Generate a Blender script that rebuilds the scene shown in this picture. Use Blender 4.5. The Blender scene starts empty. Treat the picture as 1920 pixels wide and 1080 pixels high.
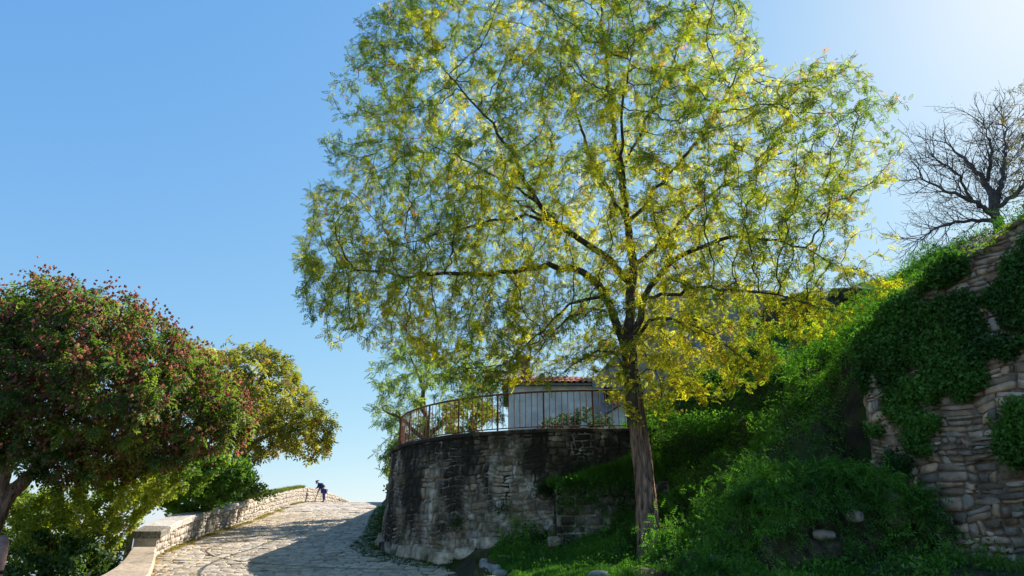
import bpy, math, random
import numpy as np
from mathutils import Vector, Matrix

# ------------------------------------------------------------------ camera, sky, sun
scn = bpy.context.scene
PITCH = math.radians(20.0)
EYE = 1.6
FPX = 1280.0
cam_d = bpy.data.cameras.new("camera")
cam_d.lens = 24.0; cam_d.sensor_width = 36.0
cam_d.clip_start = 0.1; cam_d.clip_end = 9000
cam = bpy.data.objects.new("camera", cam_d)
cam.location = (0, 0, EYE); cam.rotation_euler = (math.pi/2 + PITCH, 0, 0)
scn.collection.objects.link(cam); scn.camera = cam
scn.render.resolution_x = 1024; scn.render.resolution_y = 576

SUN_EL = math.radians(38.0); SUN_AZ = math.radians(48.0)      # azimuth clockwise from +Y
world = bpy.data.worlds.new("World"); scn.world = world; world.use_nodes = True
wn = world.node_tree; wn.nodes.clear()
sky = wn.nodes.new('ShaderNodeTexSky'); sky.sky_type = 'NISHITA'; sky.sun_disc = False
sky.sun_elevation = SUN_EL; sky.sun_rotation = SUN_AZ
sky.altitude = 300; sky.air_density = 1.0; sky.dust_density = 0.42; sky.ozone_density = 1.4
bg = wn.nodes.new('ShaderNodeBackground'); bg.inputs['Strength'].default_value = 0.15
wo = wn.nodes.new('ShaderNodeOutputWorld')
# camera-like tone response of the sky colour, channel by channel (same everywhere in the dome)
sp_ = wn.nodes.new('ShaderNodeSeparateColor'); cb_ = wn.nodes.new('ShaderNodeCombineColor'); wn.links.new(sky.outputs[0], sp_.inputs[0])
for i_, (k_, g_) in enumerate([(.160, .86), (.300, .57), (.630, .22)]):
    pw = wn.nodes.new('ShaderNodeMath'); pw.operation = 'POWER'; pw.inputs[1].default_value = g_
    ml = wn.nodes.new('ShaderNodeMath'); ml.operation = 'MULTIPLY'; ml.inputs[1].default_value = k_*2.58
    wn.links.new(sp_.outputs[i_], pw.inputs[0]); wn.links.new(pw.outputs[0], ml.inputs[0]); wn.links.new(ml.outputs[0], cb_.inputs[i_])
wn.links.new(cb_.outputs[0], bg.inputs[0]); wn.links.new(bg.outputs[0], wo.inputs[0])
sl = bpy.data.lights.new("sun", 'SUN'); sl.energy = 4.0; sl.angle = math.radians(0.5); sl.color = (1.0, 0.93, 0.82)
so = bpy.data.objects.new("sun", sl); scn.collection.objects.link(so)
sunv = Vector((math.sin(SUN_AZ)*math.cos(SUN_EL), math.cos(SUN_AZ)*math.cos(SUN_EL), math.sin(SUN_EL)))
so.rotation_euler = sunv.to_track_quat('Z', 'Y').to_euler()
scn.view_settings.view_transform = 'Standard'; scn.view_settings.look = 'None'
scn.view_settings.exposure = 1.4; scn.view_settings.gamma = 1.0
scn.view_settings.use_curve_mapping = False

rng = np.random.default_rng(7)
random.seed(7)
CP, SP = math.cos(PITCH), math.sin(PITCH)

# ------------------------------------------------------------------ helpers
def at(px, py, Y):
    "point of the world at forward distance Y seen at a photograph pixel (measuring aid)"
    cx = (px-960)/FPX; cy = (540-py)/FPX
    dy = CP - cy*SP; dz = SP + cy*CP
    return np.array([cx/dy*Y, Y, EYE + dz/dy*Y])

def proj(p):
    x, y, z = p[..., 0], p[..., 1], p[..., 2]-EYE
    f = y*CP + z*SP; u = -y*SP + z*CP
    f = np.where(f < .01, .01, f)
    return 960 + x/f*FPX, 540 - u/f*FPX, f

def _h(i, j, k, s):
    n = (i*73856093) ^ (j*19349663) ^ (k*83492791) ^ (s*2654435761 & 0x7fffffff)
    n = (n ^ (n >> 13)) & 0x7fffffff
    n = (n*1274126177) & 0x7fffffff
    n = n ^ (n >> 16)
    return (n & 0xffff)/65535.0

def vnoise(p, s=0):
    p = np.asarray(p, float); f = np.floor(p); t = p-f; t = t*t*(3-2*t); f = f.astype(np.int64)
    r = 0
    for a in (0, 1):
        for b in (0, 1):
            for c in (0, 1):
                w = (t[..., 0] if a else 1-t[..., 0])*(t[..., 1] if b else 1-t[..., 1])*(t[..., 2] if c else 1-t[..., 2])
                r = r + w*_h(f[..., 0]+a, f[..., 1]+b, f[..., 2]+c, s)
    return r

def fbm(p, s=0, o=3):
    p = np.asarray(p, float); r = 0; a = .5; t = 0
    for i in range(o):
        r = r + a*vnoise(p*(2**i), s+i); t += a; a *= .5
    return r/t

def n2(x, y, sc, s=0, o=3):
    return fbm(np.stack([x*sc, y*sc, np.zeros_like(x)+.37], -1), s, o)

def smooth(a, b, x):
    t = np.clip((x-a)/(b-a), 0, 1); return t*t*(3-2*t)

def mesh_np(name, V, F, mat, parent=None, col=None, smooth_=False):
    V = np.asarray(V, np.float32); F = np.asarray(F, np.int32)
    me = bpy.data.meshes.new(name)
    me.vertices.add(len(V)); me.vertices.foreach_set('co', V.ravel())
    k = F.shape[1]
    me.loops.add(F.size); me.loops.foreach_set('vertex_index', F.ravel())
    me.polygons.add(len(F))
    me.polygons.foreach_set('loop_start', np.arange(len(F), dtype=np.int32)*k)
    try: me.polygons.foreach_set('loop_total', np.full(len(F), k, np.int32))
    except Exception: pass
    me.update(calc_edges=True)
    if smooth_: me.polygons.foreach_set('use_smooth', np.ones(len(F), bool))
    if col is not None:
        a = me.color_attributes.new('col', 'FLOAT_COLOR', 'POINT')
        c = np.ones((len(V), 4), np.float32); c[:, :3] = col
        a.data.foreach_set('color', c.ravel())
    if mat: me.materials.append(mat)
    o = bpy.data.objects.new(name, me); scn.collection.objects.link(o)
    if parent: o.parent = parent
    return o

def mesh_py(name, V, F, mat, parent=None, smooth_=False, col=None):
    me = bpy.data.meshes.new(name); me.from_pydata([tuple(map(float, v)) for v in V], [], F); me.update()
    if smooth_: me.polygons.foreach_set('use_smooth', np.ones(len(me.polygons), bool))
    if col is not None:
        a = me.color_attributes.new('col', 'FLOAT_COLOR', 'POINT')
        c = np.ones((len(V), 4), np.float32); c[:, :3] = col
        a.data.foreach_set('color', c.ravel())
    if mat: me.materials.append(mat)
    o = bpy.data.objects.new(name, me); scn.collection.objects.link(o)
    if parent: o.parent = parent
    return o

def tag(o, label=None, cat=None, group=None, kind=None):
    if label: o['label'] = label
    if cat: o['category'] = cat
    if group: o['group'] = group
    if kind: o['kind'] = kind
    return o

def empty(name, loc=(0, 0, 0)):
    o = bpy.data.objects.new(name, None); scn.collection.objects.link(o)
    o.location = tuple(float(a) for a in loc); o.empty_display_size = .2
    return o

def adopt(child, root):
    "child mesh was written in world coordinates: keep it there under the root"
    child.parent = root
    child.matrix_parent_inverse = Matrix.Translation(-Vector(root.location))
    return child

BOXF = [(0, 3, 2, 1), (4, 5, 6, 7), (0, 1, 5, 4), (1, 2, 6, 5), (2, 3, 7, 6), (3, 0, 4, 7)]
def box(name, x0, x1, y0, y1, z0, z1, mat, parent=None, jit=0):
    V = [(x0, y0, z0), (x1, y0, z0), (x1, y1, z0), (x0, y1, z0), (x0, y0, z1), (x1, y0, z1), (x1, y1, z1), (x0, y1, z1)]
    if jit: V = [tuple(c+random.uniform(-jit, jit) for c in v) for v in V]
    return mesh_py(name, V, BOXF, mat, parent)

def tube(path, radii, n=6, cap=True):
    path = np.asarray(path, float); V = []; F = []
    m = len(path); up = np.array([0.13, 0.21, 1.0])
    t = np.gradient(path, axis=0) if m > 2 else np.repeat((path[-1:]-path[:1]), m, 0)
    t /= np.linalg.norm(t, axis=1, keepdims=True)+1e-9
    a = np.cross(t, up); bad = np.linalg.norm(a, axis=1) < .15
    a[bad] = np.cross(t[bad], [1, .2, 0]); a /= np.linalg.norm(a, axis=1, keepdims=True)
    for i in range(1, m):
        if np.dot(a[i], a[i-1]) < .3:
            q = a[i-1]-t[i]*np.dot(a[i-1], t[i]); a[i] = q/(np.linalg.norm(q)+1e-9)
    b = np.cross(t, a)
    th = np.arange(n)*2*math.pi/n
    R = np.asarray(radii, float)[:, None, None]
    V = path[:, None, :] + R*(np.cos(th)[None, :, None]*a[:, None, :] + np.sin(th)[None, :, None]*b[:, None, :])
    V = V.reshape(-1, 3)
    i = np.arange(m-1)[:, None]*n; j = np.arange(n)[None, :]; j2 = (j+1) % n
    F = np.stack([i+j, i+j2, i+n+j2, i+n+j], -1).reshape(-1, 4)
    return V, F

class Batch:
    def __init__(s): s.V = []; s.F = []; s.C = []; s.n = 0
    def add(s, V, F, col=None):
        V = np.asarray(V); F = np.asarray(F)
        if not len(F): return
        s.V.append(V); s.F.append(F+s.n); s.n += len(V)
        if col is not None: s.C.append(np.broadcast_to(col, (len(V), 3)))
    def build(s, name, mat, parent=None, smooth_=False):
        C = np.concatenate(s.C) if s.C else None
        return mesh_np(name, np.concatenate(s.V), np.concatenate(s.F), mat, parent, C, smooth_)

# ------------------------------------------------------------------ materials
def new_mat(name):
    m = bpy.data.materials.new(name); m.use_nodes = True
    nt = m.node_tree; nt.nodes.clear()
    out = nt.nodes.new('ShaderNodeOutputMaterial')
    return m, nt, out

def nd(nt, t, **kw):
    n = nt.nodes.new(t)
    for k, v in kw.items(): setattr(n, k, v)
    return n

def leaf_mat(name, trans=1.0, tcol=(1.0, 1.0, .55), tmix=.5, gloss=.06, sat=1.0):
    m, nt, out = new_mat(name)
    at_ = nd(nt, 'ShaderNodeAttribute', attribute_name='col')
    d = nd(nt, 'ShaderNodeBsdfDiffuse'); t = nd(nt, 'ShaderNodeBsdfTranslucent')
    g = nd(nt, 'ShaderNodeBsdfGlossy'); g.inputs['Roughness'].default_value = .6; g.inputs['Color'].default_value = (.8, .85, .9, 1)
    mul = nd(nt, 'ShaderNodeMix', data_type='RGBA', blend_type='MULTIPLY'); mul.inputs['Factor'].default_value = 1
    mul.inputs['B'].default_value = (tcol[0]*trans, tcol[1]*trans, tcol[2]*trans, 1)
    L = nt.links
    L.new(at_.outputs['Color'], d.inputs['Color']); L.new(at_.outputs['Color'], mul.inputs['A'])
    L.new(mul.outputs['Result'], t.inputs['Color'])
    mx = nd(nt, 'ShaderNodeMixShader'); mx.inputs[0].default_value = tmix
    L.new(d.outputs[0], mx.inputs[1]); L.new(t.outputs[0], mx.inputs[2])
    m2 = nd(nt, 'ShaderNodeMixShader'); m2.inputs[0].default_value = gloss
    L.new(mx.outputs[0], m2.inputs[1]); L.new(g.outputs[0], m2.inputs[2])
    L.new(m2.outputs[0], out.inputs[0])
    return m

def rough_mat(name, base, dark, scale=6.0, bump=.4, attr=False, stain=None, rough=.9, bscale=None, speck=None, moss=None):
    """noise-mottled rough surface in world position; optional 'col' attribute multiply; stain=(colour, scale, lo, hi);
       moss=(colour, zlo, zhi) patches that get commoner between two heights"""
    m, nt, out = new_mat(name); L = nt.links
    geo = nd(nt, 'ShaderNodeNewGeometry'); P = geo.outputs['Position']
    n1 = nd(nt, 'ShaderNodeTexNoise'); n1.inputs['Scale'].default_value = scale; n1.inputs['Detail'].default_value = 8; n1.inputs['Roughness'].default_value = .65
    L.new(P, n1.inputs['Vector'])
    mx = nd(nt, 'ShaderNodeMix', data_type='RGBA'); mx.inputs['A'].default_value = (*dark, 1); mx.inputs['B'].default_value = (*base, 1)
    mr = nd(nt, 'ShaderNodeMapRange'); mr.inputs['From Min'].default_value = .36; mr.inputs['From Max'].default_value = .62
    L.new(n1.outputs[0], mr.inputs[0]); L.new(mr.outputs[0], mx.inputs['Factor'])
    c = mx.outputs['Result']
    if attr:
        a = nd(nt, 'ShaderNodeAttribute', attribute_name='col')
        q = nd(nt, 'ShaderNodeMix', data_type='RGBA', blend_type='MULTIPLY'); q.inputs['Factor'].default_value = 1
        L.new(c, q.inputs['A']); L.new(a.outputs['Color'], q.inputs['B']); c = q.outputs['Result']
    for st in (stain or []):
        col, sc, lo, hi, zr = st
        n = nd(nt, 'ShaderNodeTexNoise'); n.inputs['Scale'].default_value = sc; n.inputs['Detail'].default_value = 7; n.inputs['Roughness'].default_value = .62
        mp = nd(nt, 'ShaderNodeMapping'); mp.inputs['Location'].default_value = (sc*3.1, 7.7, 1.3); mp.inputs['Scale'].default_value = (1, 1, .55)
        L.new(P, mp.inputs[0]); L.new(mp.outputs[0], n.inputs['Vector'])
        f = n.outputs[0]
        if zr:
            sx = nd(nt, 'ShaderNodeSeparateXYZ'); L.new(P, sx.inputs[0])
            zz = nd(nt, 'ShaderNodeMapRange'); zz.inputs['From Min'].default_value = zr[0]; zz.inputs['From Max'].default_value = zr[1]
            zz.inputs['To Min'].default_value = zr[2]; zz.inputs['To Max'].default_value = zr[3]
            L.new(sx.outputs['Z'], zz.inputs[0])
            ad = nd(nt, 'ShaderNodeMath', operation='ADD'); L.new(f, ad.inputs[0]); L.new(zz.outputs[0], ad.inputs[1]); f = ad.outputs[0]
        r = nd(nt, 'ShaderNodeMapRange'); r.inputs['From Min'].default_value = lo; r.inputs['From Max'].default_value = hi
        L.new(f, r.inputs[0])
        q = nd(nt, 'ShaderNodeMix', data_type='RGBA'); q.inputs['B'].default_value = (*col, 1)
        L.new(r.outputs[0], q.inputs['Factor']); L.new(c, q.inputs['A']); c = q.outputs['Result']
    b = nd(nt, 'ShaderNodeBsdfPrincipled'); b.inputs['Roughness'].default_value = rough
    b.inputs['Specular IOR Level'].default_value = .2
    L.new(c, b.inputs['Base Color'])
    nb = nd(nt, 'ShaderNodeTexNoise'); nb.inputs['Scale'].default_value = bscale or scale*4; nb.inputs['Detail'].default_value = 6; nb.inputs['Roughness'].default_value = .7
    L.new(P, nb.inputs['Vector'])
    bp = nd(nt, 'ShaderNodeBump'); bp.inputs['Strength'].default_value = bump; bp.inputs['Distance'].default_value = .03
    L.new(nb.outputs[0], bp.inputs['Height']); L.new(bp.outputs[0], b.inputs['Normal'])
    L.new(b.outputs[0], out.inputs[0])
    return m

M = {}
M['leaf_main'] = leaf_mat('robinia_leaf', trans=2.0, tcol=(1.05, 1.05, .36), tmix=.58, gloss=.02)
M['leaf_left'] = leaf_mat('dark_leaf', trans=1.7, tcol=(1.0, 1.0, .5), tmix=.45, gloss=.03)
M['leaf_fine'] = leaf_mat('undergrowth_leaf', trans=1.5, tcol=(.9, 1.0, .4), tmix=.42, gloss=.015)
M['fruit'] = leaf_mat('papery_fruit', trans=1.4, tcol=(1.0, .75, .6), tmix=.4, gloss=.03)
def bark_mat():
    m, nt, out = new_mat('bark'); L = nt.links
    geo = nd(nt, 'ShaderNodeNewGeometry')
    mp = nd(nt, 'ShaderNodeMapping'); mp.inputs['Scale'].default_value = (13, 13, 2.2); L.new(geo.outputs['Position'], mp.inputs[0])
    n = nd(nt, 'ShaderNodeTexNoise'); n.inputs['Scale'].default_value = 1; n.inputs['Detail'].default_value = 7; n.inputs['Roughness'].default_value = .65; n.inputs['Distortion'].default_value = .8
    L.new(mp.outputs[0], n.inputs['Vector'])
    r = nd(nt, 'ShaderNodeValToRGB'); r.color_ramp.elements[0].position = .36; r.color_ramp.elements[0].color = (.035, .022, .017, 1)
    r.color_ramp.elements[1].position = .66; r.color_ramp.elements[1].color = (.42, .26, .19, 1)
    L.new(n.outputs[0], r.inputs[0])
    n_ = nd(nt, 'ShaderNodeTexNoise'); n_.inputs['Scale'].default_value = 2.2; n_.inputs['Detail'].default_value = 4
    L.new(geo.outputs['Position'], n_.inputs['Vector'])
    mr = nd(nt, 'ShaderNodeMapRange'); mr.inputs['From Min'].default_value = .52; mr.inputs['From Max'].default_value = .7; mr.inputs['To Max'].default_value = .6
    L.new(n_.outputs[0], mr.inputs[0])
    q = nd(nt, 'ShaderNodeMix', data_type='RGBA'); q.inputs['B'].default_value = (.10, .11, .06, 1)
    L.new(mr.outputs[0], q.inputs['Factor']); L.new(r.outputs[0], q.inputs['A'])
    b = nd(nt, 'ShaderNodeBsdfPrincipled'); b.inputs['Roughness'].default_value = .95; b.inputs['Specular IOR Level'].default_value = .1
    L.new(q.outputs['Result'], b.inputs['Base Color'])
    bp = nd(nt, 'ShaderNodeBump'); bp.inputs['Strength'].default_value = .9; bp.inputs['Distance'].default_value = .03
    L.new(n.outputs[0], bp.inputs['Height']); L.new(bp.outputs[0], b.inputs['Normal']); L.new(b.outputs[0], out.inputs[0])
    return m
M['bark'] = bark_mat()
M['twig'] = rough_mat('twig_bark', (.11, .085, .065), (.04, .03, .025), 9, .3)
M['grey_twig'] = rough_mat('grey_twig_bark', (.16, .14, .14), (.07, .06, .065), 9, .3)
M['soil'] = rough_mat('hillside_soil', (.055, .045, .028), (.02, .018, .012), 3, .8, stain=[((.03, .055, .012), 1.4, .42, .6, None)])
M['turf'] = rough_mat('terrace_turf', (.07, .10, .03), (.04, .05, .02), 3, .8)
M['far'] = rough_mat('far_plain', (.20, .24, .24), (.16, .20, .2), .01, .0)
M['road_bed'] = rough_mat('road_bed', (.15, .13, .10), (.06, .06, .035), 7, .5)
M['sett'] = rough_mat('paving_stone', (.54, .46, .37), (.36, .31, .25), 8, .5, attr=True, stain=[((.16, .15, .10), 1.7, .60, .75, None)])
M['pale_stone'] = rough_mat('pale_limestone', (.52, .45, .37), (.36, .30, .24), 7, .7, attr=True, stain=[((.14, .13, .10), 3.2, .56, .66, None)])
M['pale_mortar'] = rough_mat('pale_mortar', (.50, .44, .37), (.34, .29, .24), 10, .7)
M['cap_stone'] = rough_mat('coping_stone', (.56, .51, .46), (.36, .32, .28), 9, .5, attr=True, stain=[((.18, .17, .15), 2.5, .58, .72, None)])
M['pitted'] = rough_mat('pitted_stone', (.36, .32, .27), (.08, .075, .06), 22, 1.0)
M['terrace_stone'] = rough_mat('stained_rubble', (.50, .42, .33), (.20, .16, .12), 6, 1.0, attr=True,
    stain=[((.60, .57, .52), 2.6, .54, .63, None), ((.13, .105, .05), 1.3, .50, .64, None), ((.035, .030, .024), .75, .44, .56, (1.0, 3.9, -.13, .10))])
M['terrace_mortar'] = rough_mat('stained_mortar', (.38, .33, .27), (.14, .12, .09), 9, 1.0,
    stain=[((.60, .57, .52), 2.6, .54, .63, None), ((.13, .105, .05), 1.3, .50, .64, None), ((.035, .032, .026), .85, .47, .58, (1.2, 3.9, -.10, .10))])
M['old_stone'] = rough_mat('old_wall_stone', (.60, .44, .33), (.30, .215, .16), 5, .9, attr=True,
    stain=[((.10, .12, .05), 1.8, .58, .7, None), ((.44, .41, .38), 1.1, .57, .68, None)])
M['old_mortar'] = rough_mat('old_wall_joint', (.30, .22, .16), (.12, .09, .065), 9, 1.0)
M['rock'] = rough_mat('dark_rock', (.13, .095, .07), (.02, .016, .012), 7, 1.0, stain=[((.05, .06, .02), 2.2, .5, .62, None)])
M['grey_rock'] = rough_mat('grey_rock', (.36, .35, .34), (.2, .19, .19), 9, .8)
M['tan_rock'] = rough_mat('tan_rock', (.42, .33, .27), (.2, .15, .12), 9, .8)
M['grey_wall'] = rough_mat('grey_render', (.36, .34, .34), (.24, .23, .235), 2.5, .5, stain=[((.17, .155, .14), .9, .52, .66, None)])
M['white_wall'] = rough_mat('white_render', (.82, .80, .76), (.58, .56, .53), 2.5, .2, stain=[((.38, .36, .33), 1.3, .54, .72, None)])
M['tile'] = rough_mat('roof_tile', (.62, .25, .13), (.38, .15, .085), 5, .5, attr=True)
M['brick'] = rough_mat('chimney_brick', (.38, .16, .10), (.2, .09, .06), 6, .5, attr=True)
M['mortar'] = rough_mat('chimney_mortar', (.3, .27, .24), (.2, .18, .16), 12, .5)
M['rust'] = rough_mat('rusty_iron', (.24, .085, .05), (.09, .045, .035), 14, .4, rough=.75)
M['blue'] = rough_mat('blue_cloth', (.05, .42, .75), (.04, .32, .62), 6, .3)
M['wood'] = rough_mat('brown_wood', (.17, .12, .085), (.08, .055, .04), 12, .7)
M['redpost'] = rough_mat('red_brown_post', (.42, .25, .20), (.13, .07, .065), 6, .4)
M['skin'] = rough_mat('skin', (.45, .28, .2), (.42, .26, .18), 6, .1)
M['navy'] = rough_mat('navy_jacket', (.02, .035, .10), (.015, .025, .07), 12, .4)
M['trouser'] = rough_mat('blue_trousers', (.045, .06, .22), (.03, .04, .16), 12, .4)
M['black'] = rough_mat('black_leather', (.015, .015, .018), (.01, .01, .01), 12, .2, rough=.6)
M['pale_cloth'] = rough_mat('pale_shirt', (.6, .65, .7), (.5, .55, .6), 12, .2)

# ------------------------------------------------------------------ the lie of the land
RY = np.array([-40, -6, 0, 8, 15.2, 21.5, 30, 40, 45, 50, 55, 62, 75, 100, 140.])
RZ = np.array([-2.0, -.3, 0, .3, .83, 1.5, 2.35, 3.27, 3.61, 3.85, 3.94, 3.75, 2.6, 0, -5.])
_yy = np.linspace(-40, 140, 721); _zz = np.interp(_yy, RY, RZ); _k = np.hanning(17); _k /= _k.sum()
_zz = np.convolve(np.pad(_zz, 8, mode='edge'), _k, 'valid')
def road_z(Y): return np.interp(Y, _yy, _zz)
def on_road(px, py):
    Ys = np.linspace(8, 52, 2000)
    cy = (540-py)/FPX; r = (SP+cy*CP)/(CP-cy*SP)
    d = (EYE + r*Ys) - road_z(Ys)
    i = np.argmax(d < .0) if (d < 0).any() and d[0] > 0 else 0
    s = np.where(np.diff(np.sign(d)))[0]
    Y = Ys[s[0]] if len(s) else 47.0
    return at(px, py, Y)
# parapet: foot line and top line as read off the photograph
par = []
for px, py, ty in [(289, 1043, 997), (318, 1029, 980), (349, 1017, 967), (403, 997, 952), (458, 981, 939), (479, 973, 934), (500, 964, 930), (527, 954, 925)]:
    p = on_road(px, py); t = at(px, ty, p[1]); par.append((p[0], p[1], p[2], t[2]))
for px, py, ty, Y in [(552, 946, 919, 42), (573, 939, 915, 47), (594, 938, 917, 50.5), (622, 942, 927, 55), (655, 951, 940, 60)]:
    p = at(px, py, Y); t = at(px, ty, Y); par.append((p[0], Y, float(road_z(Y))-.05, t[2]))
par = np.array(par)
LY = np.concatenate([[-40, 0, 8, 14.5], par[:, 1], [75, 140]])
LX = np.concatenate([[-3.5, -4.0, -5.4, -7.2], par[:, 0], [-14, -20]])
def left_x(Y): return np.interp(Y, LY, LX)
TC = np.array([2.0, 21.5]); TR = 5.6
RYs = [-40, 0, 8, 12, 13.5, 15.2, 16, 17, 18, 19.5, 21.5, 24, 30, 40, 50, 60, 75, 140]
RXs = [4, 3.2, 1.4, -.25, -.7, -1.05, -1.25, -1.8, -2.75, -3.55, -3.9, -4.3, -5.4, -7.2, -9.0, -9.6, -10, -12]
def right_x(Y): return np.interp(Y, RYs, RXs)

def tps_fit(P):
    P = np.asarray(P, float); n = len(P)
    d = np.linalg.norm(P[:, None, :2]-P[None, :, :2], axis=-1); K = np.where(d > 0, d*d*np.log(d+1e-9), 0)
    A = np.zeros((n+3, n+3)); A[:n, :n] = K + np.eye(n)*.08; A[:n, n] = 1; A[:n, n+1:] = P[:, :2]
    A[n, :n] = 1; A[n+1:, :n] = P[:, :2].T
    w = np.linalg.solve(A, np.concatenate([P[:, 2], [0, 0, 0]])); return P[:, :2], w
def tps_eval(T, x, y):
    P, w = T; n = len(P); r = np.zeros_like(x) + w[n] + w[n+1]*x + w[n+2]*y
    for i in range(n):
        d2 = (x-P[i, 0])**2+(y-P[i, 1])**2; r = r + w[i]*.5*d2*np.log(d2+1e-9)
    return r
fore = [(915, 1072, 13.6), (1000, 1082, 12.4), (1100, 1082, 12), (1250, 1082, 11.3), (1340, 1082, 10.3), (1500, 1085, 9.8), (1700, 1085, 9), (1900, 1085, 8.3)]
mid = [(945, 1035, 15.2), (1040, 1020, 15.1), (1100, 1008, 15), (1160, 1020, 14.3), (1220, 1030, 13.8), (1300, 990, 13.6), (1350, 950, 13.6),
       (1260, 900, 15.4), (1300, 850, 16.2), (1260, 810, 17.3), (1400, 800, 16.3), (1350, 740, 19), (1500, 700, 18), (1450, 640, 21),
       (1550, 600, 21), (1620, 560, 21.5), (1700, 525, 22), (1640, 530, 24.5), (1640, 640, 12.2), (1600, 700, 12.2), (1540, 760, 12.1), (1500, 815, 12),
       (1450, 880, 11.6), (1415, 960, 11.1), (1640, 600, 14.5), (1660, 560, 18), (1900, 480, 10.2), (1740, 548, 11.6), (1820, 510, 10.9),
       (1800, 475, 15), (1740, 500, 17), (1920, 450, 14), (1860, 450, 18)]
ctl = [at(*c) for c in fore+mid] + [np.array(v) for v in [(-.6, 12.5, .75), (.8, 10, .75), (2, 6, .55), (3.6, 0, .3), (5, 4, .7), (14, 16, 8.2), (20, 12, 8.5), (18, 24, 10.5), (12, 30, 10.3), (6, 26, 6.5), (4, 20, 4.2), (4, 30, 6), (8, 40, 10), (25, 40, 12.5), (12, 6, 5.4), (20, 0, 7)]]
T_main = tps_fit(ctl)
T_fore = tps_fit([at(*c) for c in fore]+[np.array(v) for v in [(3, 4, .6), (8, 5, 1.2), (6.2, 10.8, 1.35), (8.3, 7.2, 1.2), (5.3, 11.6, 1.5)]])
WA = np.array([8.2, 7.15]); WB = np.array([5.95, 11.35]); WL = np.linalg.norm(WB-WA); WD = (WB-WA)/WL; WN = np.array([-WD[1], WD[0]])
if WN[0] > 0: WN = -WN
def terrace_in(x, Y):
    r = np.hypot(x-TC[0], Y-TC[1])
    ex = np.interp(Y, [21.5, 24, 30, 40, 50, 60], [-3.4, -3.75, -4.7, -6.3, -7.6, -8.5])
    return np.where(Y > 21.5, x > ex, np.where(x < 2, r < TR-.15, Y > 21.5-TR+.15))
def mounds(x, Y):
    a = n2(x, Y, 1.1, 3, 3); b = n2(x, Y, 2.7, 9, 2)
    c = n2(x, Y, 5.0, 15, 2)
    return (smooth(.3, .7, a)-.4)*.65 + (b-.5)*.75 + (c-.5)*.35
def ground(x, Y, detail=True):
    x = np.asarray(x, float); Y = np.asarray(Y, float)
    z = tps_eval(T_main, x, Y); zf = tps_eval(T_fore, x, Y)
    s = (x-WA[0])*WN[0]+(Y-WA[1])*WN[1]; t = (x-WA[0])*WD[0]+(Y-WA[1])*WD[1]
    behind = smooth(-.15, -.5, s)
    near = 1-smooth(WL-.2, WL+1.1, t)
    w = (1-behind)*near
    z = z*(1-w)+zf*w
    hz = smooth(35, 60, Y); z = z*(1-hz)+np.minimum(z, 6)*hz
    if detail:
        steep = smooth(1.0, 3.0, x)*smooth(9.5, 11, Y)
        z = z + .75*np.exp(-((x-6.3)**2+(Y-18.3)**2)/4.5)  # added swell, shaped to block the sun from the grass by the trunk
        z = z + mounds(x, Y)*(.18+.82*steep)*(1-.7*behind*smooth(6.5, 7.5, x))
    tin = terrace_in(x, Y)
    z = np.where(tin, np.maximum(z*smooth(2.5, 4.5, x)+3.8*(1-smooth(2.5, 4.5, x)), 3.8), z)
    rz = road_z(Y); rx = right_x(Y); lx = left_x(Y)
    k = smooth(0, .7, x-rx)
    z = np.where(tin, z, rz*(1-k)+z*k)
    z = np.where(x < rx, rz-.03, z)
    dl = lx-.35-x
    fall = rz-.1-np.where(dl > 0, np.minimum(dl*.75, 14), 0)
    z = np.where(x < lx-.35, fall + (n2(x, Y, .6, 5)-.5)*.6*(dl > 1), z)
    return z

def grid_mesh(name, x0, x1, y0, y1, st, mat, zoff=0.0):
    xs = np.arange(x0, x1+1e-6, st); ys = np.arange(y0, y1+1e-6, st)
    X, Y = np.meshgrid(xs, ys); Z = ground(X, Y)+zoff
    V = np.stack([X, Y, Z], -1).reshape(-1, 3); w = len(xs)
    i, j = np.meshgrid(np.arange(w-1), np.arange(len(ys)-1)); a = (j*w+i).ravel()
    F = np.stack([a, a+1, a+w+1, a+w], -1)
    return mesh_np(name, V, F, mat, smooth_=True)
xs = np.concatenate([np.arange(-70, -14, 2.0), np.arange(-14, 16, .16), np.arange(16, 70, 2.0)])
ys = np.concatenate([np.arange(-40, 5, 1.5), np.arange(5, 27, .16), np.arange(27, 60, .8), np.arange(60, 141, 4)])
X, Y = np.meshgrid(xs, ys); Z = ground(X, Y)
w = len(xs); i, j = np.meshgrid(np.arange(w-1), np.arange(len(ys)-1)); a = (j*w+i).ravel()
g = mesh_np('hillside', np.stack([X, Y, Z], -1).reshape(-1, 3), np.stack([a, a+1, a+w+1, a+w], -1), M['soil'], smooth_=True)
tag(g, 'steep hillside of dark soil with the stone road climbing it', kind='structure')
V = [(-6000, -6000, -16), (6000, -6000, -16), (6000, 6000, -16), (-6000, 6000, -16)]
tag(mesh_py('far_plain', V, [(0, 1, 2, 3)], M['far']), 'pale low land far below the hill', kind='structure')

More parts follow.
